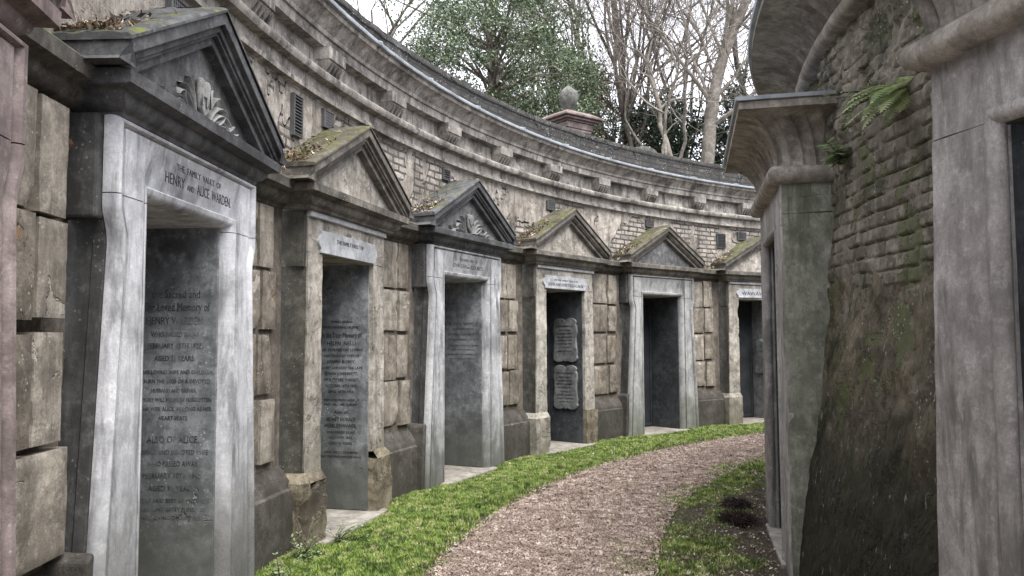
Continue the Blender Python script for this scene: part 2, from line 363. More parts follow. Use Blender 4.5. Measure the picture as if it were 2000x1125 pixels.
mb = MB(); lathe(mb, [(12.66, 4.336), (12.618, 4.338), (12.612, 4.35), (12.616, 4.372), (12.66, 4.385), (13.0, 4.41)], AW0, AW1, 400, disp=lambda a, z, R: .006*nz3(a*R*7, z*3, 9)); autosmooth(wchild(mb, 'lead_capping', MT['lead']), 50)
mb = MB()
for i in range(30):
    a = AW0+.04+i*.0905; mb.tube([P(a, 12.612, 4.345), P(a, 12.61, 4.376), P(a, 12.68, 4.397), P(a, 12.98, 4.42)], [.010]*4, 6)
wchild(mb, 'lead_roll', MT['lead'])
mb = MB(); lathe(mb, [(12.97, 4.36), (12.97, 4.72), (12.95, 4.725), (12.955, 4.79), (13.0, 4.81), (13.28, 4.80), (13.3, 4.3)], AW0, AW1, 700, disp=lambda a, z, R: (.018*nz3(a*R*4.3, z*6, 2)+.012*nz3(a*R*15, z*15, 5))); wchild(mb, 'parapet', MT['parapet'])
# corbels, one every half bay: a block with five guttae
for m in range(-3, 15):
    a = A0 - .007 + m*DL/2
    if not -.25 < a < 1.25: continue
    mb = MB(); hw = .155/12.8
    arcbox(mb, a-hw, a+hw, 12.745, 12.95, 3.972, 4.082, bev=.006)
    arcbox(mb, a-hw*.97, a+hw*.97, 12.76, 12.95, 3.955, 3.971, bev=.002)
    cb = wchild(mb, 'corbel', MT['mould'])
    g = MB()
    for i in range(5):
        x = a + (i-2)*hw*.43; q = hw*.14
        lo = [P(x-q*.35, 12.80, 3.872), P(x+q*.35, 12.80, 3.872), P(x+q*.35, 12.885, 3.872), P(x-q*.35, 12.885, 3.872)]
        hi = [P(x-q, 12.748, 3.954), P(x+q, 12.748, 3.954), P(x+q, 12.93, 3.954), P(x-q, 12.93, 3.954)]
        g.quadgrid([lo, hi], closed=True); g.face(lo); g.face(hi)
    g_ = g.build('guttae', MT['mould'], cb); g_.matrix_parent_inverse = Matrix.Identity(4)
# rusticated blocks in the gaps
rows_ = [(2.115, 2.575), (1.675, 2.085), (1.185, 1.625), (.71, 1.15)]
for k in range(-1, 6):
    s0 = (A0 + k*DL)*12.9 + .90; s1 = (A0 + (k+1)*DL)*12.9 - .93
    if k == 5: s1 = s0+.7
    for r, (z0, z1) in enumerate(rows_):
        if r == 3 and False: pass
        cut = s0 + .43 + rnd.uniform(-.02, .02) + (.03 if r % 2 else 0)
        for j, (b0, b1) in enumerate(((s0+.01, cut), (cut+.035, min(cut+.25, s1)))):
            if r == 3 and k in (-1,) and j == 1: continue
            if r == 3 and k == -1: b1 = s1
            jz = [rnd.uniform(-.012, .012) for _ in range(2)]; pr = rnd.uniform(-.012, .012)
            m2 = MB()
            # block with a dense, chipped front
            na, nzq = max(4, int((b1-b0)/.03)), 14; R0 = (12.828 if k > -1 else 12.77)+pr*.7; rows = []
            sd = rnd.uniform(0, 50)
            for i in range(na+3):
                row = []
                ii = min(max(i-1, 0), na); s = b0+(b1-b0)*ii/na
                for q in range(nzq+3):
                    qq = min(max(q-1, 0), nzq); z = z0+jz[0]+(z1+jz[1]-z0-jz[0])*qq/nzq
                    edge = i in (0, na+2) or q in (0, nzq+2)
                    dm = min(s-b0, b1-s, z-z0-jz[0], z1+jz[1]-z)
                    rr = R0 + .007*(1-smooth(0, .009, dm)) + .004*nz3(s*5+sd, z*5, sd) + .004*nz3(s*22, z*22, sd)
                    chip = nz3(s*4+sd*2, z*4, sd+9)
                    rr += .022*smooth(.38, .5, chip)*(1-smooth(.0, .06, dm))
                    if edge: rr = 12.885
                    row.append(P(s/12.9, rr, z ))
                rows.append(row)
            m2.quadgrid(rows); o = wchild(m2, 'stone_block', MT['block'] if rnd.random() < .62 else MT['blockb'])
            autosmooth(o, 50)
# air vents in the upper wall
def vent(a, z, wd_, h_, sq=False):
    mb = MB(); a0, a1 = a-wd_/2/12.88, a+wd_/2/12.88
    fr = .012
    for (x0, x1, y0, y1) in ((a0, a1, z-h_/2, z-h_/2+fr), (a0, a1, z+h_/2-fr, z+h_/2), (a0, a0+fr/12.88, z-h_/2+fr, z+h_/2-fr), (a1-fr/12.88, a1, z-h_/2+fr, z+h_/2-fr)):
        arcbox(mb, x0, x1, 12.845, 12.89, y0, y1, bev=.002)
    o = wchild(mb, 'vent', MT['grille'])
    m2 = MB(); n = int(h_/.026)
    for i in range(1, n): arcbox(m2, a0+fr/12.88, a1-fr/12.88, 12.851, 12.866, z-h_/2+i*h_/n-.004, z-h_/2+i*h_/n+.004, bev=.001)
    if sq:
        for i in range(1, 8): arcbox(m2, a0+(a1-a0)*i/8-.0003, a0+(a1-a0)*i/8+.0003, 12.849, 12.858, z-h_/2+fr, z+h_/2-fr, bev=.001)
    m2.build('grille_bar', MT['grille'], o)
    m3 = MB(); arcbox(m3, a0+.0002, a1-.0002, 12.868, 12.89, z-h_/2+.004, z+h_/2-.004, bev=.001); m3.build('vent_back', MT['hole'], o)
vent(.198, 3.385, .155, .34); vent(.241, 3.50, .18, .16, True); vent(.437, 3.50, .16, .13); vent(.640, 3.50, .20, .13, True); vent(.844, 3.51, .20, .12, True)
vent(.992, 3.345, .22, .27); vent(1.035, 3.47, .22, .15, True); vent(.060, 3.50, .20, .17, True); vent(-.02, 3.50, .18, .16, True)

# ------------------------------------------------------------------ tomb builders (outer ring)
def G(z):   # half width of the marble frame's incised outline
    pts = [(0, .85), (.69, .815), (2.02, .722), (2.07, .726), (2.13, .75), (2.18, .769), (2.6, .769)]
    for (a, x), (b, y) in zip(pts, pts[1:]):
        if z <= b: return x+(y-x)*max(0, z-a)/(b-a)
    return .769
def prof_marble(g):
    return [(.50, .66), (.50, .075), (.503, .055), (.512, .03), (.53, .012), (.552, .004), (.558, .008), (.560, .05), (.580, .05), (.582, 0), (g-.012, 0), (g-.010, .055), (g+.012, .055), (g+.014, .02), (g+.020, .0), (g+.032, -.014), (g+.048, -.018), (g+.062, -.010), (g+.072, .006), (g+.076, .03), (g+.072, .055)]
def marble_frame(root, mat, zl=2.246):
    for sd in (-1, 1):
        mb = MB(); zs = [-.02, .3, .69, .72, 1.1, 1.6, 2.02, 2.05, 2.08, 2.11, 2.14, 2.165, 2.19, zl-.0025]
        rows = [[(sd*x, y, z) for x, y in prof_marble(G(z))] for z in zs]
        mb.quadgrid(rows); mb.face(rows[-1])
        autosmooth(mb.build('jamb', mat, root), 32)
    mb = MB(); contours = []
    pr = prof_marble(.769)
    for i, (x, y) in enumerate(pr):
        if x < .5815: zt = 2.27+(x-.50)*1.0
        elif x <= .7705: zt = 2.556
        else: zt = 2.556+(x-.769)*.55
        contours.append([(-x, y, zl+.0025), (-x, y, zt), (x, y, zt), (x, y, zl+.0025)])
    mb.quadgrid(contours)
    for c in (0, 3):
        mb.face([q[c] for q in contours])
    lin = autosmooth(mb.build('lintel', mat, root), 32)
    # plinth block at the foot, set at the sides
    for sd in (-1, 1):
        mb = MB(); rw = []
        for z in (-.02, .69, 1.3, 2.02, 2.07, 2.13, 2.3, 2.59):
            g_ = G(z)+.056; rw.append([(sd*(g_-.1), .05, z), (sd*g_, .05, z), (sd*(g_+.012), .07, z), (sd*(g_+.012), .12, z), (sd*g_, .13, z), (sd*g_, .31, z)])
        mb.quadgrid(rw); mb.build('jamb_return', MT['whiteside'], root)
        mb = MB(); mb.prism([(sd*.84, -.02), (sd*.975, -.02), (sd*.935, .66), (sd*.91, .69), (sd*.84, .69)], .02, .31); mb.build('foot_block', MT['plinth'], root, .012)
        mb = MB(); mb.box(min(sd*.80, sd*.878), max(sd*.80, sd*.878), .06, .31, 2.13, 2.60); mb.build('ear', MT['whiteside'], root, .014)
    return lin
def wobble(mb, amp, s=6, seed=0):
    mb.v = [(x+amp*nz3(x*s, y*s, z*s+seed), y+amp*nz3(x*s+9, y*s, z*s+seed), z+amp*.6*nz3(x*s, y*s+9, z*s+seed)) for x, y, z in mb.v]
def gridbox(mb, x0, x1, y0, y1, z0, z1, st=.05, xf=None, amp=.004, s=9, seed=0):
    """box with subdivided faces and slightly uneven surface; xf(x,z)->x lets it batter"""
    nx = max(1, round((x1-x0)/st)); ny = max(1, round((y1-y0)/st)); nz_ = max(1, round((z1-z0)/st))
    def pt(i, j, k):
        x, y, z = x0+(x1-x0)*i/nx, y0+(y1-y0)*j/ny, z0+(z1-z0)*k/nz_
        X = xf(x, z) if xf else x
        e = sum([i in (0, nx), j in (0, ny), k in (0, nz_)])
        a = amp*(1 if e < 2 else 1.4)
        dx = a*nz3(X*s+seed, y*s, z*s); dy = a*nz3(X*s, y*s+seed+7, z*s); dz = a*nz3(X*s, y*s, z*s+seed+15)
        if e >= 2:   # chipped arrises
            c = smooth(.25, .6, nz3(X*5+seed, y*5, z*8))*amp*2.2
            X += (c if i == 0 else -c if i == nx else 0); y += (c if j == 0 else -c if j == ny else 0); z += (c if k == 0 else -c if k == nz_ else 0)
        return (X+dx, y+dy, z+dz)
    mb.quadgrid([[pt(i, 0, k) for k in range(nz_+1)] for i in range(nx+1)]); mb.quadgrid([[pt(i, ny, k) for k in range(nz_+1)] for i in range(nx+1)])
    mb.quadgrid([[pt(0, j, k) for k in range(nz_+1)] for j in range(ny+1)]); mb.quadgrid([[pt(nx, j, k) for k in range(nz_+1)] for j in range(ny+1)])
    mb.quadgrid([[pt(i, j, 0) for j in range(ny+1)] for i in range(nx+1)]); mb.quadgrid([[pt(i, j, nz_) for j in range(ny+1)] for i in range(nx+1)])
def render_frame(root, mat, seed, broken=None):
    for sd in (-1, 1):
        mb = MB()
        xf = lambda x, z: sd*(.50 if abs(x) < .51 else (.725+(2.6-z)*.018))
        z0 = .56
        if broken and sd == 1: z0 = .52
        gridbox(mb, sd*.5 if sd > 0 else -.8, .8 if sd > 0 else -.5, .042, .66, z0, 2.268, xf=xf, seed=seed+sd, amp=.005, s=7); o = autosmooth(mb.build('pier', mat, root), 50)
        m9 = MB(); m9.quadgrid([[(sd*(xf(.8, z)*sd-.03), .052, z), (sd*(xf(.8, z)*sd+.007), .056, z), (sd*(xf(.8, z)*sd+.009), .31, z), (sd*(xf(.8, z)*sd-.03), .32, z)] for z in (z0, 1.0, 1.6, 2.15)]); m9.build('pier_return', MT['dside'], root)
        # plinth of the pier with splayed top
        mb = MB(); zz = .50
        if broken and sd == 1:
            gridbox(mb, .5, .80, .02, .66, -.02, z0+.0, seed=seed+5, amp=.014, s=8, st=.04)
            autosmooth(mb.build('pier_foot', MT['footbrick'], root, label='brick pier foot with its render fallen off'), 50)
        else:
            gridbox(mb, .5 if sd > 0 else -.83, .83 if sd > 0 else -.5, -.012, .66, -.02, zz, seed=seed+3, amp=.022 if root is globals().get('t2') else .010, s=8)
            mb.quadgrid([[(sd*.50, -.012, zz), (sd*.83, -.012, zz), (sd*.83, .3, zz)], [(sd*.50, .04, zz+.075), (sd*.766, .04, zz+.075), (sd*.766, .3, zz+.075)]])
            autosmooth(mb.build('pier_foot', MT['footbrick'] if root is globals().get('t2') else mat, root), 50)
        mb = MB(); gridbox(mb, min(sd*.70, sd*.775), max(sd*.70, sd*.775), .06, .31, 2.15, 2.60, seed=seed+7, amp=.005)
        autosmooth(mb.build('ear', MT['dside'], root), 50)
    mb = MB(); gridbox(mb, -.73, .73, .045, .66, 2.27, 2.585, seed=seed+11, amp=.005, s=7); lin = autosmooth(mb.build('lintel', mat, root), 50)
    mb = MB(); mb.box(-.735, .735, .015, .08, 2.545, 2.592); mb.build('lintel_strip', MT['plaque'], root, .006)
    return lin
MT['footbrick'] = stone('exposed foot masonry', (.22, .185, .125), (.36, .31, .215), dk=.6, streak=.2, bump=1, chips=1, seed=4, patch=((.06, .05, .04), .55))
def pediment(root, mat, roofmat, ap=3.41, z0=2.885, hw=.985):
    yf, yb = -.135, .34
    sl = (ap-z0)/hw
    # horizontal bed mouldings (profile swept round three sides)
    prof = [(.80, .02, 2.588), (.815, -.012, 2.595), (.82, -.02, 2.615), (.85, -.045, 2.63), (.885, -.062, 2.655), (.90, -.068, 2.685), (.905, -.092, 2.69), (.955, -.112, 2.70), (.96, -.125, 2.705), (.962, -.128, 2.762), (.955, -.105, 2.772)]
    mb = MB(); rows = [[(-x, yb, z), (-x, y, z), (x, y, z), (x, yb, z)] for x, y, z in prof]; mb.quadgrid(rows)
    mb.face([rows[-1][0], rows[-1][1], rows[-1][2], rows[-1][3]]); mb.face([rows[0][0], rows[0][1], rows[0][2], rows[0][3]])
    autosmooth(mb.build('bed_cornice', mat, root), 30)
    # raking cornice: nested chevron bands, each a step back
    def chev(o0, o1, y0, name, m_, yb_=yb, flat=0):
        """band between perpendicular offsets o0<o1 below the outer slope"""
        c = math.sqrt(1+sl*sl); zb = 2.775
        def line(o): return lambda x: ap - o*c - abs(x)*sl
        lo, hi = line(o1), line(o0)
        xe_hi = min(hw, (ap-o0*c-zb)/sl); xe_lo = (ap-o1*c-zb)/sl
        for sd in (-1, 1):
            poly = [(0, hi(0)), (sd*xe_hi, hi(xe_hi))]
            if hi(xe_hi) > zb+1e-4: poly.append((sd*xe_hi, max(zb, hi(xe_hi)-.10)))
            if poly[-1][1] > zb+1e-4: poly.append((sd*(xe_hi-.03), zb))
            poly += [(sd*xe_lo, zb), (0, lo(0))]
            mb.prism(poly, y0, yb_)
        return
    mb = MB(); chev(.0, .062, yf, '', mat); chev(.062, .10, yf+.03, '', mat); chev(.10, .118, yf+.045, '', mat); chev(.118, .165, yf+.072, '', mat)
    mb.build('raking_cornice', mat, root, .008)
    mb = MB(); c = math.sqrt(1+sl*sl); xe = (ap-.165*c-2.775)/sl
    mb.prism([(-xe, 2.773), (xe, 2.773), (0, ap-.165*c)], .0, .1)
    ty = mb.build('tympanum', MT['tymp'] if mat is not MT['brown'] else MT['cream'], root)
    # roof slabs lying on the gable, from the front edge back into the wall
    for sd in (-1, 1):
        rm = MB(); rows = []
        nx, ny = 44, 24
        for i in range(nx+1):
            x = hw*1.012*i/nx; row = []
            for j in range(ny+1):
                y = yf-.012+(yb-yf+.012)*j/ny
                z = ap+.004-x*sl + .028*(1 if 0 < j else .45) + ((.010*nz3(x*7+sd*3, y*7, root.location.x)+.007*nz3(x*26+sd*3, y*26, root.location.x)) if 0 < j else 0)
                row.append((sd*x, y, z))
            rows.append(row)
        rm.quadgrid(rows)
        e = [(sd*hw*1.012*i/nx, yf-.012, ap-.0-hw*1.012*i/nx*sl+.001) for i in range(nx+1)]
        rm.quadgrid([e, [r[0] for r in rows]])
        e2 = [(sd*hw*1.012, yf-.012+(yb-yf+.012)*j/ny, z0-.012*sl+.001) for j in range(ny+1)]
        rm.quadgrid([e2, rows[-1]])
        autosmooth(rm.build('roof_slab', roofmat, root), 50)
    return ty
def recess(root, slabmat, doormat, both=True, panelname='side_panel'):
    """the passage behind the opening: floor, soffit, iron door at the back, inscribed side slabs"""
    mb = MB(); mb.box(-.62, .62, -.07, .72, -.03, .030); th = mb.build('threshold', MT['sill'], root, .012)
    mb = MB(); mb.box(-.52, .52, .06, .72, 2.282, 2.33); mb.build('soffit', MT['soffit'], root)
    mb = MB(); mb.box(-.52, .52, .665, .72, .03, 2.30); dr = mb.build('door', doormat, root)
    mb = MB(); mb.box(-.47, .47, .645, .663, .05, .10); mb.box(-.47, .47, .645, .663, 2.15, 2.2); mb.box(-.47, -.42, .645, .663, .1, 2.15); mb.box(.42, .47, .645, .663, .1, 2.15); mb.box(-.025, .025, .645, .663, .1, 2.15)
    mb.build('door_rail', doormat, dr, .005)
    out = []
    for sd in (1, -1):
        mb = MB(); mb.box(min(sd*.482, sd*.51), max(sd*.482, sd*.51), .085, .655, .035, 2.283)
        out.append(mb.build(panelname, slabmat, root, .003))
    return out, th
RSIDE = Matrix(((0, 0, -1, 0), (-1, 0, 0, 0), (0, 1, 0, 0), (0, 0, 0, 1)))   # text x -> -y, up z, facing -x
def side_text(panel, lines, mat=None, yc=.36, x=.4805):
    """lines: (z, text, size, width, shear)"""
    objs = []
    for z, s, size, wd_, sh in lines:
        objs.append(text_part('tmp', s, size, mat or MT['faded'], panel, Matrix.Translation((x, yc, z)) @ RSIDE, width=wd_, shear=sh, ext=.001))
    join(objs, 'inscription')
def join(objs, name):
    """each line of lettering stays a part of its own"""
    for o in objs: o.name = name+('_letter' if name == 'monogram' else '_line'); o.data.name = o.name
def bay(k, name, label, group='pedimented tombs along the curved wall'):
    a = A0+k*DL; q = P(a, RF)
    return empty(name, label, 'tomb', q, pi/2-a, group)

def scroll_plaque(root, x0, x1, z0, z1, lines, y=.022, mat=None):
    h = z1-z0; r = h*.22
    poly = []
    for (cx, cz, a0) in ((x1, z0, pi), (x1, z1, 1.5*pi), (x0, z1, 0), (x0, z0, .5*pi)):
        # concave ends
        sg = 1 if cx == x1 else -1
        seq = [(cx-.0, cz)]
    N = 7
    right = [(x1 + .035*sin(pi*t/N)*1.0 - (0), z0+r+(h-2*r)*t/N) for t in range(N+1)]
    left = [(x0 - .035*sin(pi*t/N), z1-r-(h-2*r)*t/N) for t in range(N+1)]
    poly = [(x0+.01, z0), (x1-.01, z0), (x1-.01, z0+r*.8)] + right + [(x1-.01, z1-r*.8), (x1-.01, z1), (x0+.01, z1), (x0+.01, z1-r*.8)] + left + [(x0+.01, z0+r*.8)]
    mb = MB(); mb.prism(poly, y, y+.03); pl = mb.build('name_plaque', mat or MT['plaque'], root, .004)
    ob = []
    for z, s, size, wd_ in lines: ob.append(text_part('tmp', s, size, MT['ink'], pl, at_front((x0+x1)/2, y-.0012, z), width=wd_, ext=.001))
    if ob: join(ob, 'inscription')
    return pl
def leaf_scroll(mb, x, z, ang, ln, wd_, curl, y=-.02, bulge=.022):
    """an acanthus-like curling leaf in relief, rising from x,z"""
    N = 9; rows = []; a = ang; px, pz = x, z
    for i in range(N+1):
        t = i/N; w_ = wd_*(.35+1.3*t)*(1-t*t*.75)
        nx, nz_ = -sin(a), cos(a)
        rows.append([(px+nx*w_*s, y-bulge*(1-abs(s))*(.4+.9*t)+(.012 if abs(s) == 1 else 0)+(.008 if abs(s) == .5 else 0), pz+nz_*w_*s) for s in (-1, -.5, -.2, 0, .2, .5, 1)])
        px += cos(a)*ln/N; pz += sin(a)*ln/N; a += curl/N*(.3+1.6*t)
    mb.quadgrid(rows)
def carving(ty, kind):
    mb = MB(); base = 2.80
    for sd in (-1, 1):
        for i, (dx, an, ln, wd_, cu) in enumerate(((.07, 1.25, .22, .022, -1.0), (.09, 1.0, .24, .022, -1.5), (.11, .76, .26, .022, -1.9), (.14, .55, .27, .022, -2.1), (.18, .38, .26, .022, -2.2), (.23, .26, .23, .020, -2.0), (.29, .20, .18, .018, -1.8), (.15, .25, .14, .020, 1.2), (.27, .12, .13, .018, 1.1), (.38, .08, .10, .014, .8))):
            aa, cc = (an, cu) if sd > 0 else (pi-an, -cu)
            leaf_scroll(mb, sd*dx, base+.01, aa, ln, wd_, cc, y=-.008-.006*(i % 3))
    o = mb.build('leaf_carving', MT['carve'], ty, smooth=True)
    s = MB(); sh = [(-.072, 3.015), (-.045, 3.03), (0, 3.02), (.045, 3.03), (.072, 3.015), (.07, 2.93), (.052, 2.86), (0, 2.815), (-.052, 2.86), (-.07, 2.93)]
    s.prism(sh, -.034, -.005); s_ = s.build('shield', MT['carve'], ty, .012)
    if kind == 'mono':
        q = [text_part('tmp', 'H', .17, MT['carve'], s_, at_front(-.028, -.036, 2.872), ext=.008, width=.062), text_part('tmp', 'W', .17, MT['carve'], s_, at_front(.026, -.039, 2.872), ext=.008, width=.08)]
        join(q, 'monogram')
    else:
        m2 = MB(); m2.prism([(-.06, 2.965), (-.02, 2.985), (0, 2.93), (.03, 2.96), (.055, 2.90), (.02, 2.915), (0, 2.875), (-.04, 2.92)], -.046, -.03); m2.build('shield_emblem', MT['tymp'], s_, .004)

# ------------------------------------------------------------------ T1 .. the big pale tomb in front
t1 = bay(0, 'tomb', 'large pale marble tomb with black pediment and monogram carving, nearest the camera in full view')
lin = marble_frame(t1, MT['white'])
q = [text_part('tmp', 'THE  FAMILY  VAULT  OF', .050, MT['ink'], lin, at_front(.02, -.0012, 2.47), width=.56, ext=.001),
     text_part('tmp', 'HENRY', .082, MT['ink'], lin, at_front(-.275, -.0012, 2.385), width=.215, ext=.001),
     text_part('tmp', 'AND', .045, MT['ink'], lin, at_front(-.095, -.0012, 2.385), width=.085, ext=.001),
     text_part('tmp', 'ALICE  WARDEN.', .082, MT['ink'], lin, at_front(.215, -.0012, 2.385), width=.46, ext=.001)]
join(q, 'inscription')
ty = pediment(t1, MT['black'], MT['roofblack']); carving(ty, 'mono')
pans, th = recess(t1, MT['slab'], MT['door'])
side_text(pans[0], [(1.93, 'TO', .05, .06, 0), (1.845, 'the Sacred and', .07, .30, 0), (1.765, 'ever Loved Memory of', .075, .42, 0), (1.685, 'HENRY WARDEN,', .065, .36, 0),
    (1.61, 'WHO PASSED AWAY', .045, .30, 0), (1.54, 'FEBRUARY 15TH 1927,', .045, .34, 0), (1.465, 'AGED 71 YEARS.', .045, .25, 0),
    (1.385, 'OF HIS LOVING WIFE AND CHILDREN', .034, .47, 0), (1.33, 'MOURN THE LOSS OF A DEVOTED', .034, .44, 0), (1.275, 'HUSBAND AND FATHER.', .034, .28, 0), (1.22, 'MEMORY WILL NEVER BE FORGOTTEN', .034, .46, 0),
    (1.165, 'BY HIS WIFE ALICE. AS LONG AS HER', .034, .46, 0), (1.11, 'HEART BEATS.', .034, .18, 0), (.975, 'ALSO OF ALICE,', .058, .32, 0), (.905, 'LOVING AND DEVOTED WIFE', .04, .43, 0),
    (.835, 'WHO PASSED AWAY', .045, .31, 0), (.765, 'FEBRUARY 10TH 1942,', .045, .36, 0), (.69, 'AGED 90 YEARS.', .045, .29, 0), (.62, 'SISTERS AND BEST OF MOTHERS', .034, .46, 0), (.57, 'MARY AND BETSY MISSED BY', .034, .42, 0), (.52, 'HER LOVING DAUGHTERS.', .034, .36, 0)], yc=.34)
# small rusty bolt on the side of the left ear
mb = MB(); mb.tube([(-.925, .16, 2.44), (-.945, .16, 2.44), (-.955, .16, 2.435)], [.022, .03, .018], 8); mb.tube([(-.95, .16, 2.45), (-.965, .15, 2.44), (-.96, .14, 2.41)], [.008, .009, .006], 6); mb.build('bolt', MT['rust'], t1)

# ------------------------------------------------------------------ T2
t2 = bay(1, 'tomb', 'cream rendered tomb with a moss covered pediment roof and grey scroll-ended name plaque')
render_frame(t2, MT['cream'], 2); pediment(t2, MT['brown'], MT['moss'])
scroll_plaque(t2, -.56, .50, 2.275, 2.455, [(2.375, 'THE FAMILY VAULT OF', .05, .52)])
pans, th = recess(t2, MT['slab'], MT['door'])
side_text(pans[0], [(1.735, '"TWICE BORNE', .032, .22, 0), (1.685, 'WITH THEM SHALT BORNE."', .032, .36, 0), (1.60, 'In the Dear Memory of', .07, .40, 0), (1.53, 'HELEN (NELL)', .052, .29, 0),
    (1.475, 'FOR 32 YEARS THE LOVING', .036, .43, 0), (1.42, 'AND DEVOTED WIFE OF', .036, .36, 0), (1.365, 'JOSEPH ROBEY,', .040, .29, 0), (1.31, 'ELDEST CHILD OF THE LATE', .034, .42, 0), (1.255, 'EDWIN JOHN BRETT,', .040, .33, 0),
    (1.20, 'OF S. PETERS THANET;', .036, .35, 0), (1.145, 'OCTOBER 16TH 1849,', .036, .32, 0), (1.09, 'APRIL 18TH 1914.', .036, .26, 0), (1.015, '"HER CHILDREN ARISE UP,', .030, .36, .4), (.975, 'AND CALL HER BLESSED".', .030, .36, .4),
    (.90, 'Also of', .048, .14, 0), (.835, 'SIDNEY HORACE', .046, .29, 0), (.775, 'HEBBLETHWAITE,', .046, .32, 0), (.72, 'WHO PASSED AWAY', .034, .28, 0), (.67, 'JULY 15TH 1914,', .034, .24, 0), (.62, 'AGED 41 YEARS.', .034, .24, 0),
    (.54, 'UNTIL THE CLOUDS BREAK', .028, .34, .4), (.50, 'AND THE SHADOWS FLEE AWAY.', .028, .42, .4)], yc=.35, mat=MT['ink'])

# ------------------------------------------------------------------ T3
t3 = bay(2, 'tomb', 'pale marble tomb with black pediment and small leafy shield carving')
lin = marble_frame(t3, MT['white3'])
q = [text_part('tmp', 'THE FAMILY VAULT OF', .045, MT['ink'], lin, at_front(.0, -.0012, 2.47), width=.42, ext=.001),
     text_part('tmp', 'EDWIN JOHN', .066, MT['ink'], lin, at_front(-.21, -.0012, 2.39), width=.31, ext=.001),
     text_part('tmp', 'AND', .036, MT['ink'], lin, at_front(-.005, -.0012, 2.39), width=.075, ext=.001),
     text_part('tmp', 'ELIZA BRETT', .066, MT['ink'], lin, at_front(.205, -.0012, 2.39), width=.31, ext=.001)]
join(q, 'inscription')
ty = pediment(t3, MT['black'], MT['roofblack']); carving(ty, 'emb')
pans, th = recess(t3, MT['slab'], MT['door'])
side_text(pans[0], [(1.75, 'In Loving Memory of', .065, .40, 0), (1.69, 'OUR DEAR FATHER', .034, .30, 0), (1.62, 'EDWIN JOHN BRETT,', .046, .42, 0), (1.56, 'DIED DECEMBER 15TH 1895,', .032, .42, 0), (1.49, 'IT IS GOOD TO BE HERE, FATHER,', .026, .42, 0),
    (1.44, 'THOU ART GONE AND ALL', .026, .32, 0), (1.38, 'STORMS PAST AND SUFFERING END', .026, .42, 0), (1.33, 'ALL WITH SORROWS PASS AWAY.', .026, .40, 0)], yc=.34)

# ------------------------------------------------------------------ T4
t4 = bay(3, 'tomb', 'pale rendered tomb with two shield-shaped plaques inside and broken brick at its right foot')
render_frame(t4, MT['cream4'], 31, broken=True); pediment(t4, MT['brown'], MT['moss'])
scroll_plaque(t4, -.56, .52, 2.275, 2.455, [(2.385, 'IN THE FAMILY VAULT OF', .036, .60), (2.315, 'JOHN AND EMILY ELIZA LAKER', .060, .92)])
pans, th = recess(t4, MT['slabd'], MT['door'])
def shield_plaque(panel, zc, lines):
    panel = panel.parent
    w_, h_ = .215, .33; pts = []
    # outline with cusps top and bottom and nipped corners (drawn as half, mirrored)
    half = [(0, h_*.86), (.02, h_*.95), (.07, h_*1.0), (.13, h_*1.0), (.18, h_*.93), (.20, h_*.84), (.19, h_*.74), (.205, h_*.60), (.21, h_*.4), (.195, h_*.2), (.192, 0), (.20, -h_*.3), (.212, -h_*.55), (.205, -h_*.68), (.215, -h_*.8), (.19, -h_*.92), (.14, -h_*.99), (.08, -h_*.98), (.03, -h_*.92), (0, -h_*.99)]
    poly = half + [(-x, z) for x, z in reversed(half[1:-1])]
    M_ = Matrix.Translation((.481, .36, zc)) @ Matrix(((0, 1, 0, 0), (-1, 0, 0, 0), (0, 0, 1, 0), (0, 0, 0, 1)))
    mb = MB(); mb.prism(poly, -.045, .0, M_); o = mb.build('shield_plaque', MT['shieldp'], panel, .008)
    ob = []
    for dz, s, size, wd_ in lines: ob.append(text_part('tmp', s, size, MT['ink'], o, Matrix.Translation((.4345, .36, zc+dz)) @ RSIDE, width=wd_, ext=.001))
    join(ob, 'inscription')
shield_plaque(pans[0], 1.545, [(.20, 'In Loving Memory of', .045, .30), (.14, 'EMILY ELIZA', .034, .20), (.09, 'THE BELOVED WIFE OF', .028, .28), (.04, 'WHO DIED MARCH 1899,', .028, .28), (-.01, 'ALSO OF JOHN LAKER,', .028, .26), (-.06, 'WHO PEACEFULLY WENT', .028, .26), (-.11, 'TO HIS REST', .028, .16), (-.17, 'BLESSED ARE THE DEAD', .024, .26)])
shield_plaque(pans[0], .845, [(.20, 'Ever Loving Memory of', .045, .30), (.14, 'EDITH MARY', .034, .20), (.09, 'THE LOVED WIFE OF', .028, .24), (.04, 'HENRY LAMBERT', .032, .30), (-.01, 'WHO PASSED AWAY', .028, .28), (-.07, 'In Memory of', .032, .18), (-.12, 'JOHN LAMBERT', .028, .28), (-.17, 'CALLED TO HIS REST', .026, .30), (-.22, 'AGED 79 YEARS.', .024, .2)])

# ------------------------------------------------------------------ T5, T6, T0
t5 = bay(4, 'tomb', 'plain grey stone tomb with a dark iron door and no carving in its pediment')
marble_frame(t5, MT['grey5']); pediment(t5, MT['brown5'], MT['moss']); recess(t5, MT['slabd'], MT['door'])
t6 = bay(5, 'tomb', 'farthest tomb of the row, cream with a white plaque, half hidden by the inner ring')
render_frame(t6, MT['cream'], 57); pediment(t6, MT['brown'], MT['moss'])
scroll_plaque(t6, -.52, .52, 2.30, 2.465, [(2.345, 'WAWAWDUN', .10, .86)])
pans, th = recess(t6, MT['shieldp'], MT['door'])
shield_plaque(pans[0], 1.2, [(.1, 'In Memory of', .04, .2)])
t0 = bay(-1, 'tomb', 'pink granite tomb cut off by the left edge of the photo')
marble_frame(t0, MT['pink'])
for o in t0.children:
    if o.name.split('.')[0] in ('jamb', 'lintel', 'foot_block'): o.location.y = -.065
pediment(t0, MT['pinkd'], MT['roofblack']); recess(t0, MT['slab'], MT['door'])
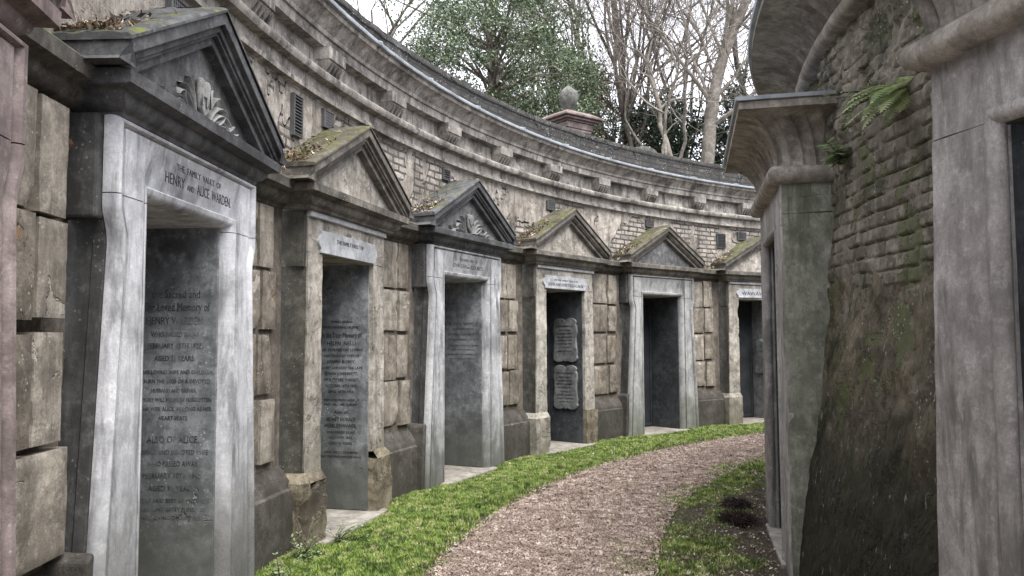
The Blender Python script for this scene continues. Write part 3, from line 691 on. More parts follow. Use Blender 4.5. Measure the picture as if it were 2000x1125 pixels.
#%%INNER
# ------------------------------------------------------------------ inner ring
inner = empty('inner_ring_wall', 'dark convex brick wall of the inner ring with fluted cornice on top, right side', 'wall', P(.1, 8.8, 0))
def ichild(mb, name, mat, smooth_=False, label=None):
    o = mb.build(name, mat, inner, 0, smooth_, label=label); o.matrix_parent_inverse = Matrix.Translation(-inner.location); return o
IA0, IA1 = -1.2, 1.6
def rprof(z):
    pts = [(0, 9.13), (.4, 9.08), (.9, 9.0), (1.3, 8.95), (1.6, 8.905), (1.72, 8.885), (2.3, 8.855), (3.55, 8.85), (4, 8.85)]
    for (a, x), (b, y) in zip(pts, pts[1:]):
        if z <= b: return x+(y-x)*max(0, z-a)/(b-a)
    return 8.85
def rough(a, z, R):
    s = a*9
    crs = (z/.085)+.35*nz3(s*1.6, z*1.1, 3); br = (s/.25+.5*(int(crs) % 2)); fz = crs-math.floor(crs); fx = br-math.floor(br)
    joint = min(smooth(.0, .12, min(fz, 1-fz)), smooth(0, .06, min(fx, 1-fx)))
    per = nz3(math.floor(br)*7.3, math.floor(crs)*5.1, 2)
    vis = smooth(1.80, 2.05, z+.25*nz3(s*2, z*2, 8))
    crs0 = 0; top = smooth(2.5, 3.0, z+.3*nz3(s*2, z*2, 5)); lump = .030*nz3(s*2.2, z*2.2, 1)+(.006+.030*top)*nz3(s*7, z*7, 4)+(.004+.012*top)*nz3(s*21, z*21, 6)+.003*nz3(s*50, z*50, 6)
    return lump*(.35+.65*vis) + vis*(.020*joint+.014*per)*(1-.8*smooth(.1, .5, nz3(s*1.3, z*1.3, 12)))
mb = MB(); z0, z1 = 1.62, 3.56; n = int((z1-z0)/.012); lathe(mb, [(rprof(z0+(z1-z0)*i/n), z0+(z1-z0)*i/n) for i in range(n+1)], -.12, .5, 620, disp=rough)
autosmooth(ichild(mb, 'brick_face', MT['in_wall']), 70)
mb = MB(); rows = []
for i in range(601):
    a = -.12+.62*i/600; s_ = a*9; zt = 1.93+.16*nz3(s_*1.7, 0, 3)+.05*nz3(s_*7, 0, 5)+.015*nz3(s_*25, 0, 5); row = []
    for k in range(121):
        z = -.05+(zt+.05)*k/120
        r_ = rprof(z)+.012+.030*nz3(s_*2.2, z*2.2, 1)+.014*nz3(s_*6, z*6, 4)+.009*nz3(s_*18, z*12, 6)+.005*nz3(s_*45, z*30, 6)-.35*(smooth(.195, .215, a) if a > 0 else smooth(.06, .085, -a))
        row.append(P(a, r_, z))
    row.append(P(a, rprof(zt)-.06, zt+.004)); rows.append(row)
mb.quadgrid(rows); autosmooth(ichild(mb, 'render_base', MT['in_mound']), 50)
mb = MB(); lathe(mb, [(8.80, -.05), (8.80, 3.6)], IA0, IA1, 60); ichild(mb, 'wall_core', MT['in_wall'])
mb = MB(); N = 14
tor = [(8.90+.055*cos(t), 3.57+.055*sin(t)) for t in [(-.5+i/8)*pi for i in range(9)]]
lathe(mb, [(8.8, 3.515)] + tor + [(8.8, 3.625)], IA0, IA1, 260, disp=lambda a, z, R: .006*nz3(a*50, z*8, 3)); autosmooth(ichild(mb, 'torus_moulding', MT['in_corn']), 60)
cav = [(9.26-.40*cos(t)**1.0, 3.63+.24*math.sin(t)**1.0) for t in [i/10*pi/2 for i in range(11)]]
cav = [(8.87+.40*(1-cos(t)), 3.62+.26*sin(t)) for t in [i/10*pi/2 for i in range(11)]]
mb = MB(); lathe(mb, [(8.8, 3.61)] + cav + [(9.285, 3.885), (9.285, 3.93), (9.0, 3.94)], -.5, 1.2, 1500,
    disp=lambda a, z, R: (-.04*abs(sin(a*9/.09*pi))**.7*(1 if 3.63 < z < 3.87 else 0) + .006*nz3(a*30, z*6, 5))); autosmooth(ichild(mb, 'fluted_cornice', MT['in_corn']), 60)
mb = MB(); lathe(mb, [(9.27, 3.932), (9.31, 3.935), (9.315, 3.965), (9.25, 3.975), (8.0, 4.05)], IA0, IA1, 200); ichild(mb, 'lead_capping', MT['lead'])

def inner_tomb(ac, label, text=None, hw=.87, Rr=9.235, an=None):
    q = P(ac, Rr); an = ac if an is None else an; th = math.atan2(-cos(an), -sin(an))
    r = empty('egyptian_tomb', label, 'tomb', q, th, 'battered tombs of the inner ring')
    H_ = 2.64; bat = .085
    for sd in (-1, 1):
        mb = MB(); xo = lambda z: hw-(z/H_)*bat
        xf = lambda x, z, sd=sd: sd*(.48 if abs(x) < .5 else xo(z))
        gridbox(mb, .48 if sd > 0 else -hw, hw if sd > 0 else -.48, 0, .45, -.02, 2.352, xf=xf, st=.06, amp=.003, s=6, seed=ac*9+sd)
        autosmooth(mb.build('pier', MT['in_face'], r), 50)
        # thin raised margin on the pier's inner edge and roll
        mb = MB(); mb.tube([(sd*.505, .022, 0), (sd*.495, .022, 2.37)], [.036]*2, 10); autosmooth(mb.build('roll_moulding', MT['in_face'], r), 60)
        mb = MB(); gridbox(mb, (hw-.05)*sd if sd > 0 else -hw-.012, hw+.012 if sd > 0 else -hw+.05, .012, .58, -.02, 2.43, xf=lambda x, z, sd=sd: sd*(abs(x)-(z/H_)*bat), st=.06, amp=.006, s=5, seed=ac*5)
        autosmooth(mb.build('side_slab', MT['in_side'], r), 50)
        mb = MB(); gridbox(mb, hw-.14 if sd > 0 else -hw+.078, hw-.078 if sd > 0 else -hw+.14, .012, .55, 2.55, H_+.03, st=.05, amp=.012, s=7, seed=ac*6)
        autosmooth(mb.build('side_block', MT['in_wall'] if False else MT['in_side'], r), 50)
        mb = MB(); gridbox(mb, hw-.14 if sd > 0 else -hw+.066, hw-.066 if sd > 0 else -hw+.14, .012, .55, 2.437, 2.545, st=.05, amp=.010, s=7, seed=ac*8)
        autosmooth(mb.build('side_block', MT['in_side'], r), 50)
    mb = MB(); gridbox(mb, -hw+.082, hw-.082, .002, .45, 2.358, H_+.03, st=.06, amp=.004, s=6, seed=ac*3); lin = autosmooth(mb.build('lintel', MT['in_face'], r), 50)
    mb = MB(); mb.tube([(-.50, .02, 2.372), (.50, .02, 2.372)], [.034]*2, 10); autosmooth(mb.build('lintel_roll', MT['in_face'], r), 60)
    mb = MB(); mb.box(-.478, .478, .03, .55, 2.34, 2.39); mb.build('soffit', MT['soffit'], r)
    mb = MB(); mb.box(-.5, .5, .29, .33, 0, 2.38); dr = mb.build('door', MT['door'], r)
    for sd in (-1, 1):
        mb = MB(); mb.box(min(sd*.455, sd*.479), max(sd*.455, sd*.479), .07, .288, .02, 2.338); pn = mb.build('side_panel', MT['slabd'], r)
        if text and sd == -1:
            ob = [text_part('tmp', s, sz, MT['ink'], pn, Matrix.Translation((-.453, .18, z)) @ Matrix(((0, 0, 1, 0), (1, 0, 0, 0), (0, 1, 0, 0), (0, 0, 0, 1))), width=w_, ext=.001) for z, s, sz, w_ in text]
            join(ob, 'inscription')
    mb = MB(); mb.box(-.62, .62, -.03, .6, -.03, .03); mb.build('threshold', MT['sill'], r, .01)
    # torus and cavetto cornice swept round the three free sides
    def sweep(prof, name, mat, flute=0):
        """prof: (d outward, z); path: from back left side, front, to back right side"""
        mb = MB(); X, Y, B = hw-.085, 0, .56
        path = []
        n1, n2 = 64, 190
        for i in range(n1): path.append((-X, B-(B-Y)*i/n1, (-1, 0), B-(B)*i/n1))
        for i in range(n2+1): path.append((-X+2*X*i/n2, Y, (0, -1), i/n2*2*X))
        for i in range(1, n1+1): path.append((X, Y+(B-Y)*i/n1, (1, 0), B*i/n1))
        rows = []
        for j, (x, y, nn, s) in enumerate(path):
            if j == n1: nn = (-1, -1)
            if j == n1+n2: nn = (1, -1)
            row = []
            for i, (d, z) in enumerate(prof):
                fl = 0
                if flute and .02 < (z-prof[0][1]) < flute and j not in (n1, n1+n2): fl = -.042*abs(sin(s/.082*pi))**.7
                # stretch the run so it reaches the mitred corners
                xx, yy = x+nn[0]*(d+fl), y+nn[1]*(d+fl)
                if nn == (0, -1): xx = x*(X+d)/X
                if nn[1] == 0: yy = B-(B-y)*(B+d)/B
                row.append((xx, yy, z+.003*nz3(xx*6, yy*6, z*6)))
            rows.append(row)
        mb.quadgrid(rows); return autosmooth(mb.build(name, mat, r), 60)
    sweep([(-.03, 2.64)] + [(.02+.062*cos(t), 2.70+.062*sin(t)) for t in [(-.5+i/8)*pi for i in range(9)]] + [(-.03, 2.765)], 'torus_moulding', MT['in_corn'])
    cv = [(.01+.25*(1-cos(t)), 2.76+.34*sin(t)) for t in [i/12*pi/2 for i in range(13)]]
    sweep([(-.06, 2.755)] + cv + [(.275, 3.105), (.275, 3.155), (.1, 3.158)], 'cavetto', MT['in_corn'], flute=.33)
    sweep([(.27, 3.158), (.295, 3.16), (.298, 3.185), (.24, 3.20), (-.1, 3.215), (-.7, 3.225)], 'lead_capping', MT['lead'])
    return r
inner_tomb(.264, 'inner ring tomb seen edge on, its fluted cornice jutting over the path', Rr=9.19, an=.22)
inner_tomb(-.163, 'inner ring tomb cut off by the right edge of the photo', text=[(2.0, 'FAMILY', .04, .14), (1.75, 'EXCELLENT', .035, .19), (1.66, 'WIFE OF', .03, .14)])
#%%GROUND
# ------------------------------------------------------------------ ground, path, grass
def path_w(a):   # inner and outer radius of the gravel path
    return 10.10+.05*nz3(a*9, 0, 1)*2, 11.55+.06*nz3(a*11, 3, 2)*2
t = NT('soil under grass'); c = t.mix(t.mask(t.noise(3, 8, .7), .4, .6), (.035, .032, .018), (.055, .05, .024)); c = t.mix(t.mask(t.noise(25, 6, .7), .42, .6, 0, .85), c, (.035, .023, .017)); t.L(c, t.b.inputs['Base Color']); t.b.inputs['Roughness'].default_value = .95
t.L(t.bump(t.noise(40, 6, .7), .8, .02), t.b.inputs['Normal']); MT['soil'] = t.m
t = NT('pink gravel')
v = t.n('ShaderNodeTexVoronoi'); v.inputs['Scale'].default_value = 75; t.L(t.pos.outputs['Position'], v.inputs['Vector'])
sp = t.n('ShaderNodeSeparateColor'); t.L(v.outputs['Color'], sp.inputs[0])
r = ramp(t.nt, [0, .25, .5, .75, 1], [(.18, .13, .11), (.34, .25, .205), (.42, .33, .275), (.52, .43, .37), (.66, .58, .51)]); r.color_ramp.interpolation = 'CONSTANT'; t.L(sp.outputs[0], r.inputs[0])
c = t.mix(t.mask(v.outputs['Distance'], .3, .75), r.outputs[0], (.14, .10, .085)); c = t.mix(t.mask(t.noise(1.6, 7, .7), .46, .68, 0, .6), c, (.22, .17, .13))
t.L(c, t.b.inputs['Base Color']); t.b.inputs['Roughness'].default_value = .85
t.L(t.bump(t.mask(v.outputs['Distance'], 0, .8, 1, 0), .9, .012), t.b.inputs['Normal']); MT['gravel'] = t.m
mb = MB(); lathe(mb, [(.01, -.03), (8.5, -.03), (9.0, .0), (10.0, .004), (11.6, .004), (12.5, .0), (13.6, -.02)], -pi, pi, 240); mb.build('ground', MT['soil'], kind='structure', smooth=True)
mb = MB(); rows = []
for i in range(401):
    a = -1.2+3*i/400; r0, r1 = path_w(a)
    rows.append([P(a, r0+(r1-r0)*j/12, .012+.004*nz3(a*60, j, 3)) for j in range(13)])
mb.quadgrid(rows); o = mb.build('path', MT['gravel'], kind='structure', smooth=True)
# raised cemetery ground behind the wall, out to the horizon
mb = MB(); lathe(mb, [(13.25, 4.3), (14, 4.35), (20, 4.5), (40, 5.2), (120, 8), (600, 12)], -pi, pi, 160); mb.build('hillside', MT['soil'], kind='structure', smooth=True)

rs = np.random.RandomState(3)
def leafmat(name, cols, rough=.6, trans=.0, sc=9):
    t = NT(name); oi = t.noise(sc, 6, .75); w_ = t.n('ShaderNodeTexWhiteNoise'); w_.noise_dimensions = '3D'
    mp = t.n('ShaderNodeVectorMath'); mp.operation = 'SNAP'; mp.inputs[1].default_value = (.06, .06, .06); t.L(t.pos.outputs['Position'], mp.inputs[0]); t.L(mp.outputs[0], w_.inputs['Vector'])
    f = t.math('ADD', t.math('MULTIPLY', oi, .55), t.math('MULTIPLY', w_.outputs[0], .45))
    n = len(cols); r = ramp(t.nt, [.25+.5*i/(n-1) for i in range(n)], cols); t.L(f, r.inputs[0]); t.L(r.outputs[0], t.b.inputs['Base Color']); t.b.inputs['Roughness'].default_value = rough
    if trans:
        tr = t.n('ShaderNodeBsdfTranslucent'); t.L(r.outputs[0], tr.inputs[0]); mx = t.n('ShaderNodeMixShader'); mx.inputs[0].default_value = trans
        t.L(t.b.outputs[0], mx.inputs[1]); t.L(tr.outputs[0], mx.inputs[2]); t.L(mx.outputs[0], t.nt.nodes['Material Output'].inputs[0])
    return t.m
MT['grass'] = leafmat('grass blades', [(.06, .09, .022), (.115, .18, .032), (.19, .28, .05), (.29, .37, .09), (.42, .42, .20)], .55, .3, 2.3)
MT['litter'] = leafmat('fallen leaves', [(.03, .02, .015), (.09, .055, .035), (.20, .14, .095), (.38, .31, .22), (.55, .50, .43)], .7)
MT['chips'] = leafmat('gravel chips', [(.12, .085, .067), (.25, .18, .145), (.34, .26, .215), (.43, .345, .295), (.58, .50, .44)], .8, 0, 2.2)
def pnoise(x, y, s, sd=0): return np.array([noise.noise(Vector((a*s, b*s, sd))) for a, b in zip(x, y)])
def blades(n, amin, amax, rlo, rhi, hmin, hmax, density, seed, w_=.004):
    g = np.random.RandomState(seed); a = g.uniform(amin, amax, n); R = rlo+(rhi-rlo)*g.uniform(0, 1, n)
    x = CX-R*np.cos(a); y = CY+R*np.sin(a); nn = pnoise(x, y, 2.2, seed); n2 = pnoise(x, y, 9, seed+5)
    keep = g.uniform(0, 1, n) < np.clip(density(a, R, nn, n2), 0, 1)
    x, y, nn = x[keep], y[keep], nn[keep]; m = len(x)
    h = g.uniform(hmin, hmax, m)*(1+.5*nn)*np.where(g.uniform(0, 1, m) < .05, 1.6, 1); th = g.uniform(0, 2*pi, m); ln = g.uniform(.2, 1.1, m)*h
    wx, wy = np.cos(th)*w_, np.sin(th)*w_; lx, ly = -np.sin(th)*ln, np.cos(th)*ln; z = np.zeros(m)
    V = np.empty((m, 5, 3)); V[:, 0] = np.stack([x-wx, y-wy, z], 1); V[:, 1] = np.stack([x+wx, y+wy, z], 1)
    V[:, 2] = np.stack([x+wx*.8+lx*.35, y+wy*.8+ly*.35, h*.62], 1); V[:, 3] = np.stack([x-wx*.8+lx*.35, y-wy*.8+ly*.35, h*.62], 1); V[:, 4] = np.stack([x+lx, y+ly, h], 1)
    b = np.arange(m)[:, None]*5
    T = np.concatenate([b+np.array([[0, 1, 2]]), b+np.array([[0, 2, 3]]), b+np.array([[3, 2, 4]])])
    return V.reshape(-1, 3), T
def dens_out(a, R, nn, n2):
    e = 11.62+.09*nn+.06*n2
    d_ = np.clip((R-e+.16)/.42, 0, 1); 
    # keep thresholds in the door openings clear
    ph = (a-A0)/DL; u = (ph-np.round(ph))*DL*RF
    d_ = np.where((np.abs(u) < .58) & (R > 12.52), 0, d_)
    return d_**1.8*(1-.7*np.clip(nn*1.8+n2*1.2-.1, 0, 1))
def dens_in(a, R, nn, n2):
    e = 10.16+.16*nn+.10*n2
    d_ = np.clip((e+.22-R)/.45, 0, 1)*np.clip((R-9.42)/.3+nn*1.3, 0, 1)
    return d_*np.clip(.55+nn*1.3, .05, 1)
parts_ = [blades(230000, .10, .62, 11.4, 12.74, .014, .036, dens_out, 1, .0032), blades(110000, .62, 1.25, 11.4, 12.74, .02, .042, dens_out, 2, .005), blades(9000, -.3, .1, 11.5, 12.74, .03, .06, dens_out, 3, .006),
          blades(70000, .10, .55, 9.3, 10.6, .010, .030, dens_in, 4, .0032), blades(40000, .55, 1.1, 9.3, 10.6, .015, .036, dens_in, 5, .005),
          blades(16000, .1, 1.0, 10.1, 11.6, .01, .028, lambda a, R, nn, n2: np.clip((nn+n2*.8-.45)*2.5, 0, 1), 6)]
off = 0; VV = []; FF = []
for v_, f_ in parts_: VV.append(v_); FF.append(f_+off); off += len(v_)
o = fast_mesh('grass', np.concatenate(VV), np.concatenate(FF), MT['grass']); tag(o, 'short green grass growing on both sides of the gravel path', 'grass', kind='stuff')
def flakes(n, posf, smin, smax, seed, tilt=.5, aspect=.5, zoff=.012):
    g = np.random.RandomState(seed); Pq = posf(g, n); m = len(Pq)
    th = g.uniform(0, 2*pi, m); s = g.uniform(smin, smax, m); t1_ = g.normal(0, tilt, m); t2_ = g.normal(0, tilt, m)
    ux = np.stack([np.cos(th), np.sin(th), t1_], 1)*s[:, None]; vx = np.stack([-np.sin(th), np.cos(th), t2_], 1)*(s*g.uniform(aspect*.6, aspect*1.3, m))[:, None]
    c = Pq+np.array([0, 0, zoff]); V = np.stack([c-ux, c-vx*.9+np.array([0, 0, .2])*s[:, None]*0, c+ux, c+vx], 1)
    b = np.arange(m)[:, None]*4
    return V.reshape(-1, 3), b+np.array([[0, 1, 2, 3]])
def pf_ring(r0, r1, a0, a1, th=None, sc=3):
    def f(g, n):
        a = g.uniform(a0, a1, n); R = g.uniform(r0, r1, n); x = CX-R*np.cos(a); y = CY+R*np.sin(a)
        if th is not None:
            k = pnoise(x, y, sc, 5) > th; x, y = x[k], y[k]
        return np.stack([x, y, np.full(len(x), .007)], 1)
    return f
def merge(l):
    off = 0; V = []; F = []
    for v_, f_ in l: V.append(v_); F.append(f_+off); off += len(v_)
    return np.concatenate(V), np.concatenate(F)
V_, F_ = merge([flakes(60000, pf_ring(10.05, 11.6, .12, .62), .003, .008, 11, .5, .7), flakes(5000, pf_ring(10.05, 11.6, .12, .62), .008, .014, 13, .5, .7), flakes(24000, pf_ring(10.08, 11.58, .62, 1.1), .005, .011, 12, .5, .7)])
o = fast_mesh('gravel', V_, F_, MT['chips']); tag(o, 'loose pinkish gravel chips strewn over the path', 'gravel', kind='stuff')
V_, F_ = merge([flakes(2600, pf_ring(9.25, 10.3, .1, .75, -.1), .005, .015, 21), flakes(1300, pf_ring(9.9, 11.8, .1, 1.0), .006, .018, 22), flakes(160, pf_ring(11.6, 12.7, .1, 1.0), .008, .020, 23, zoff=.05),
                flakes(2600, pf_ring(9.2, 9.95, .1, .6), .004, .015, 24)])
o = fast_mesh('leaf_litter', V_, F_, MT['litter']); tag(o, 'dead leaves scattered on the path, grass and soil', 'leaves', kind='stuff')
# leaf litter caught between the pediment roofs and the wall
def roof_litter(k):
    a = A0+k*DL; t_, n_ = tvec(a), nvec(a); c = Vector((CX, CY, 0))+n_*RF
    def f(g, n):
        sd = g.choice([-1, 1], n, p=[.7, .3]); u = .98-np.abs(g.normal(0, .22, n)); u = np.clip(u, .1, 1.02)*sd; y = g.uniform(-.05, .26, n)
        z = 3.41-np.abs(u)*.533+.045
        return np.stack([c.x+t_.x*u+n_.x*y, c.y+t_.y*u+n_.y*y, z], 1)
    return f
V_, F_ = merge([flakes(380, roof_litter(k), .008, .026, 40+k, .6, .4, .0) for k in range(0, 6)])
def gap_litter(g, n):
    k = g.randint(0, 6, n); s = (A0+(k+.5)*DL)+g.normal(0, .011, n); R = g.uniform(12.72, 12.87, n)
    return np.stack([CX-R*np.cos(s), CY+R*np.sin(s), np.full(n, 2.80)+g.uniform(0, .05, n)], 1)
v2 = merge([(V_, F_), flakes(1200, gap_litter, .008, .026, 60, .6, .4, .02)])
o = fast_mesh('roof_litter', v2[0], v2[1], MT['litter']); tag(o, 'dead leaves lying in the valleys between the pediment roofs', 'leaves', kind='stuff')
#%%PLANTS
# ------------------------------------------------------------------ ferns and weeds
MT['fern'] = leafmat('fern fronds', [(.18, .26, .09), (.30, .40, .16), (.44, .52, .25), (.58, .62, .36)], .55, .35)
MT['weed'] = leafmat('weed leaves', [(.08, .12, .045), (.18, .25, .10), (.32, .40, .22), (.45, .52, .36)], .5, .3)
MT['brownweed'] = leafmat('dead stems', [(.018, .012, .010), (.035, .022, .018), (.06, .035, .028)], .9)
MT['redstem'] = leafmat('reddish roots', [(.06, .03, .018), (.14, .06, .035), (.2, .1, .06)], .8)
def frond(mb, p0, d_, ln, droop, wd_, n=16):
    p = Vector(p0); v = Vector(d_).normalized(); st = ln/n; pts = [p.copy()]
    for i in range(n):
        v = (v+Vector((0, 0, -droop/n))).normalized(); p = p+v*st; pts.append(p.copy())
    mb.tube(pts, [.003*(1-.7*i/n) for i in range(n+1)], 4, cap=False)
    for i in range(2, n+1):
        t = i/n; w_ = wd_*sin(pi*min(1, t*.9+.12))**.7
        d2 = (pts[i]-pts[i-1]).normalized(); sdv = d2.cross(Vector((0, 0, 1))).normalized()
        for sg in (-1, 1):
            tip = pts[i]+sdv*sg*w_+d2*w_*.35+Vector((0, 0, -.15*w_)); e = d2*st*.40
            mb.face([pts[i]-e, (pts[i]+tip)/2-e*.9+Vector((0, 0, .004)), tip, (pts[i]+tip)/2+e*.7+Vector((0, 0, .004)), pts[i]+e])
def pix(x, y, D):   # world point seen near picture position x,y (2000 px wide) at depth D
    f, p_ = 1552.7, .06146; u = -(y-562.5)/f; return Vector(((x-1000)/f*D/(cos(p_)-u*sin(p_)), D, 1.6+D*(sin(p_)+u*cos(p_))/(cos(p_)-u*sin(p_))))
fp = pix(1765, 178, 4.05)
fn = empty('fern', 'bright green fern growing out of the rough brick wall between the two inner tombs', 'fern', fp)
rr = random.Random(5)
for i, (dx, dy, dz, ln, dr) in enumerate(((-1, -.25, .0, .42, .8), (-1, -.45, -.1, .38, 1.1), (-.9, -.2, .15, .36, .9), (-.8, -.5, .1, .30, 1.2), (-.7, -.1, -.3, .34, .9), (-.5, -.5, .3, .25, 1.5), (-.4, -.6, -.4, .22, .8), (-1, .1, -.25, .36, .7), (-.9, -.6, .25, .34, 1.3), (-.6, -.3, -.7, .26, .5), (-1, -.1, .35, .30, 1.0), (-.2, -.5, .5, .2, 1.6), (-.75, -.7, -.15, .36, .9))):
    mb = MB(); frond(mb, (0, 0, 0), (dx, dy, dz), ln, dr, .062, 18); mb.build('frond', MT['fern'], fn)
def leafy(name, label, p, n, ln, seed, mat, leaf=.03, spread=(-1, -.4, .1), cat='plant'):
    e = empty(name, label, cat, p); g = random.Random(seed); st = MB(); lf = MB()
    for i in range(n):
        d_ = Vector((spread[0]+g.uniform(-.6, .6), spread[1]+g.uniform(-.6, .6), spread[2]+g.uniform(-.6, .7))).normalized(); q = Vector((g.uniform(-.02, .02), 0, g.uniform(-.03, .03))); pts = [q.copy()]
        L_ = ln*g.uniform(.5, 1)
        for j in range(6): d_ = (d_+Vector((0, 0, -.12))+Vector((g.uniform(-.1, .1),)*3)).normalized(); q = q+d_*L_/6; pts.append(q.copy())
        st.tube(pts, [.003*(1-.1*j) for j in range(7)], 4, cap=False)
        for j in range(1, 7):
            for sg in (-1, 1):
                s_ = d_.cross(Vector((0, 0, 1))).normalized()*sg; a_ = (s_+d_*.7+Vector((0, 0, g.uniform(-.3, .3)))).normalized(); w2 = a_.cross(Vector((g.uniform(-.3, .3), g.uniform(-.3, .3), 1))).normalized(); l2 = leaf*g.uniform(.7, 1.3)
                b = pts[j]; lf.face([b, b+a_*l2*.5+w2*l2*.28, b+a_*l2, b+a_*l2*.5-w2*l2*.28])
    st.build('stem', MT['brownweed'], e); lf.build('leaves', mat, e)
    return e
leafy('wall_weed', 'broad-leaved weed beside the stone roll moulding of the inner tomb', pix(1650, 300, 4.9), 7, .20, 3, MT['weed'], .075, (-.8, -.7, -.1))
leafy('wall_weed', 'small pale weed with narrow leaves beside the fern under the lead slab', pix(1700, 190, 4.5), 9, .28, 4, MT['weed'], .035, (-1, -.4, .0))
leafy('wall_creeper', 'reddish dried creeper hanging where the brick wall meets the fern', pix(1700, 160, 4.6), 16, .20, 8, MT['redstem'], .03, (-.1, -.7, -.2))
# dead plant clumps on the soil by the inner tomb
for i, (a, R, s_, lb) in enumerate(((.40, 9.55, .10, 'dark dead plant clump on the soil, farther of the two beside the inner tomb'), (.335, 9.48, .12, 'dark dead plant clump on the soil, nearer of the two beside the inner tomb'))):
    mb = MB(); g = random.Random(i+11)
    for j in range(520):
        th_ = g.uniform(0, 2*pi); el = g.uniform(.1, 1.55); d_ = Vector((cos(th_)*cos(el), sin(th_)*cos(el), sin(el))); b = Vector((cos(th_), sin(th_)*1.5, 0))*g.uniform(0, s_*.9)*(1+.5*nz3(th_, i, 2))
        q = [b, b+d_*s_*g.uniform(.4, .8), b+d_*s_*g.uniform(.7, 1.1)+Vector((g.uniform(-.04, .04), g.uniform(-.04, .04), g.uniform(-.06, .0)))]
        mb.tube(q, [.004, .003, .0015], 3, cap=False)
    o = mb.build('dead_plant', MT['brownweed']); o.location = P(a, R, .01); tag(o, lb, 'plant', 'dead plant clumps')
# clover-like weeds at the foot of the first pier
for i, (a, R, n) in enumerate(((.165, 12.60, 26), (.205, 12.52, 16), (.118, 12.5, 16))):
    e = leafy('ground_weed', ['low leafy weeds at the wall foot between the first and second full tombs', 'low leafy weeds beside the broken left foot of the cream tomb', 'low leafy weeds at the lower right corner of the large pale tomb'][i], P(a, R, .01), n, .22, 30+i, MT['weed'], .030, (.3, -.2, .5))

# ------------------------------------------------------------------ monuments behind the parapet
pc = pix(1112, 240, 14.2)
pd = empty('urn_pedestal', 'pink granite pedestal topped by a draped stone urn behind the parapet', 'monument', (pc.x, pc.y, 4.4), math.radians(38))
zt = 5.60-4.4
mb = MB(); mb.box(-.27, .27, -.27, .27, -.1, zt-.36); mb.build('shaft', MT['pinkd'], pd, .01)
mb = MB()
for (h_, z0, z1) in ((.29, zt-.36, zt-.31), (.31, zt-.31, zt-.20), (.345, zt-.20, zt-.17), (.40, zt-.17, zt-.13), (.46, zt-.13, zt-.085)): mb.box(-h_, h_, -h_, h_, z0+.001, z1)
mb.build('cap', MT['pinkd'], pd, .012)
mb = MB(); mb.quadgrid([[(x*.44, y*.44, zt-.085) for x, y in ((-1, -1), (1, -1), (1, 1), (-1, 1))], [(x*.30, y*.30, zt+.0) for x, y in ((-1, -1), (1, -1), (1, 1), (-1, 1))]], closed=True); mb.face([(x*.30, y*.30, zt) for x, y in ((-1, -1), (1, -1), (1, 1), (-1, 1))]); mb.build('cap_top', MT['pinkd'], pd, .006)
mb = MB(); rows = []
for z, r_ in ((0, .13), (.03, .13), (.05, .07), (.08, .06), (.12, .09), (.2, .14), (.3, .17), (.38, .175), (.44, .15), (.48, .10), (.52, .06), (.55, .02)):
    rows.append([(r_*(1+.07*sin(5*t_+z*14)*(.1 < z < .5)+.05*sin(3*t_-z*25)*(.1 < z < .5))*cos(t_), r_*(1+.07*sin(5*t_+z*14)*(.1 < z < .5))*sin(t_), zt+z) for t_ in [2*pi*i/32 for i in range(32)]])
mb.quadgrid(rows, closed=True); mb.face(rows[-1]); autosmooth(mb.build('draped_urn', MT['urn'], pd), 60)
hp = pix(1258, 300, 17)
mb = MB(); pol = [(-.32, 0)] + [(.32*-cos(t_), 1.05+.20*sin(t_)) for t_ in [pi*i/14 for i in range(15)]] + [(.32, 0)]
mb.prism(pol, -.06, .06); o = mb.build('headstone', MT['urn'], None, .01); o.location = (hp.x, hp.y, 4.45); o.rotation_euler = (0, 0, .2); tag(o, 'grey round-topped headstone just showing above the parapet', 'headstone')
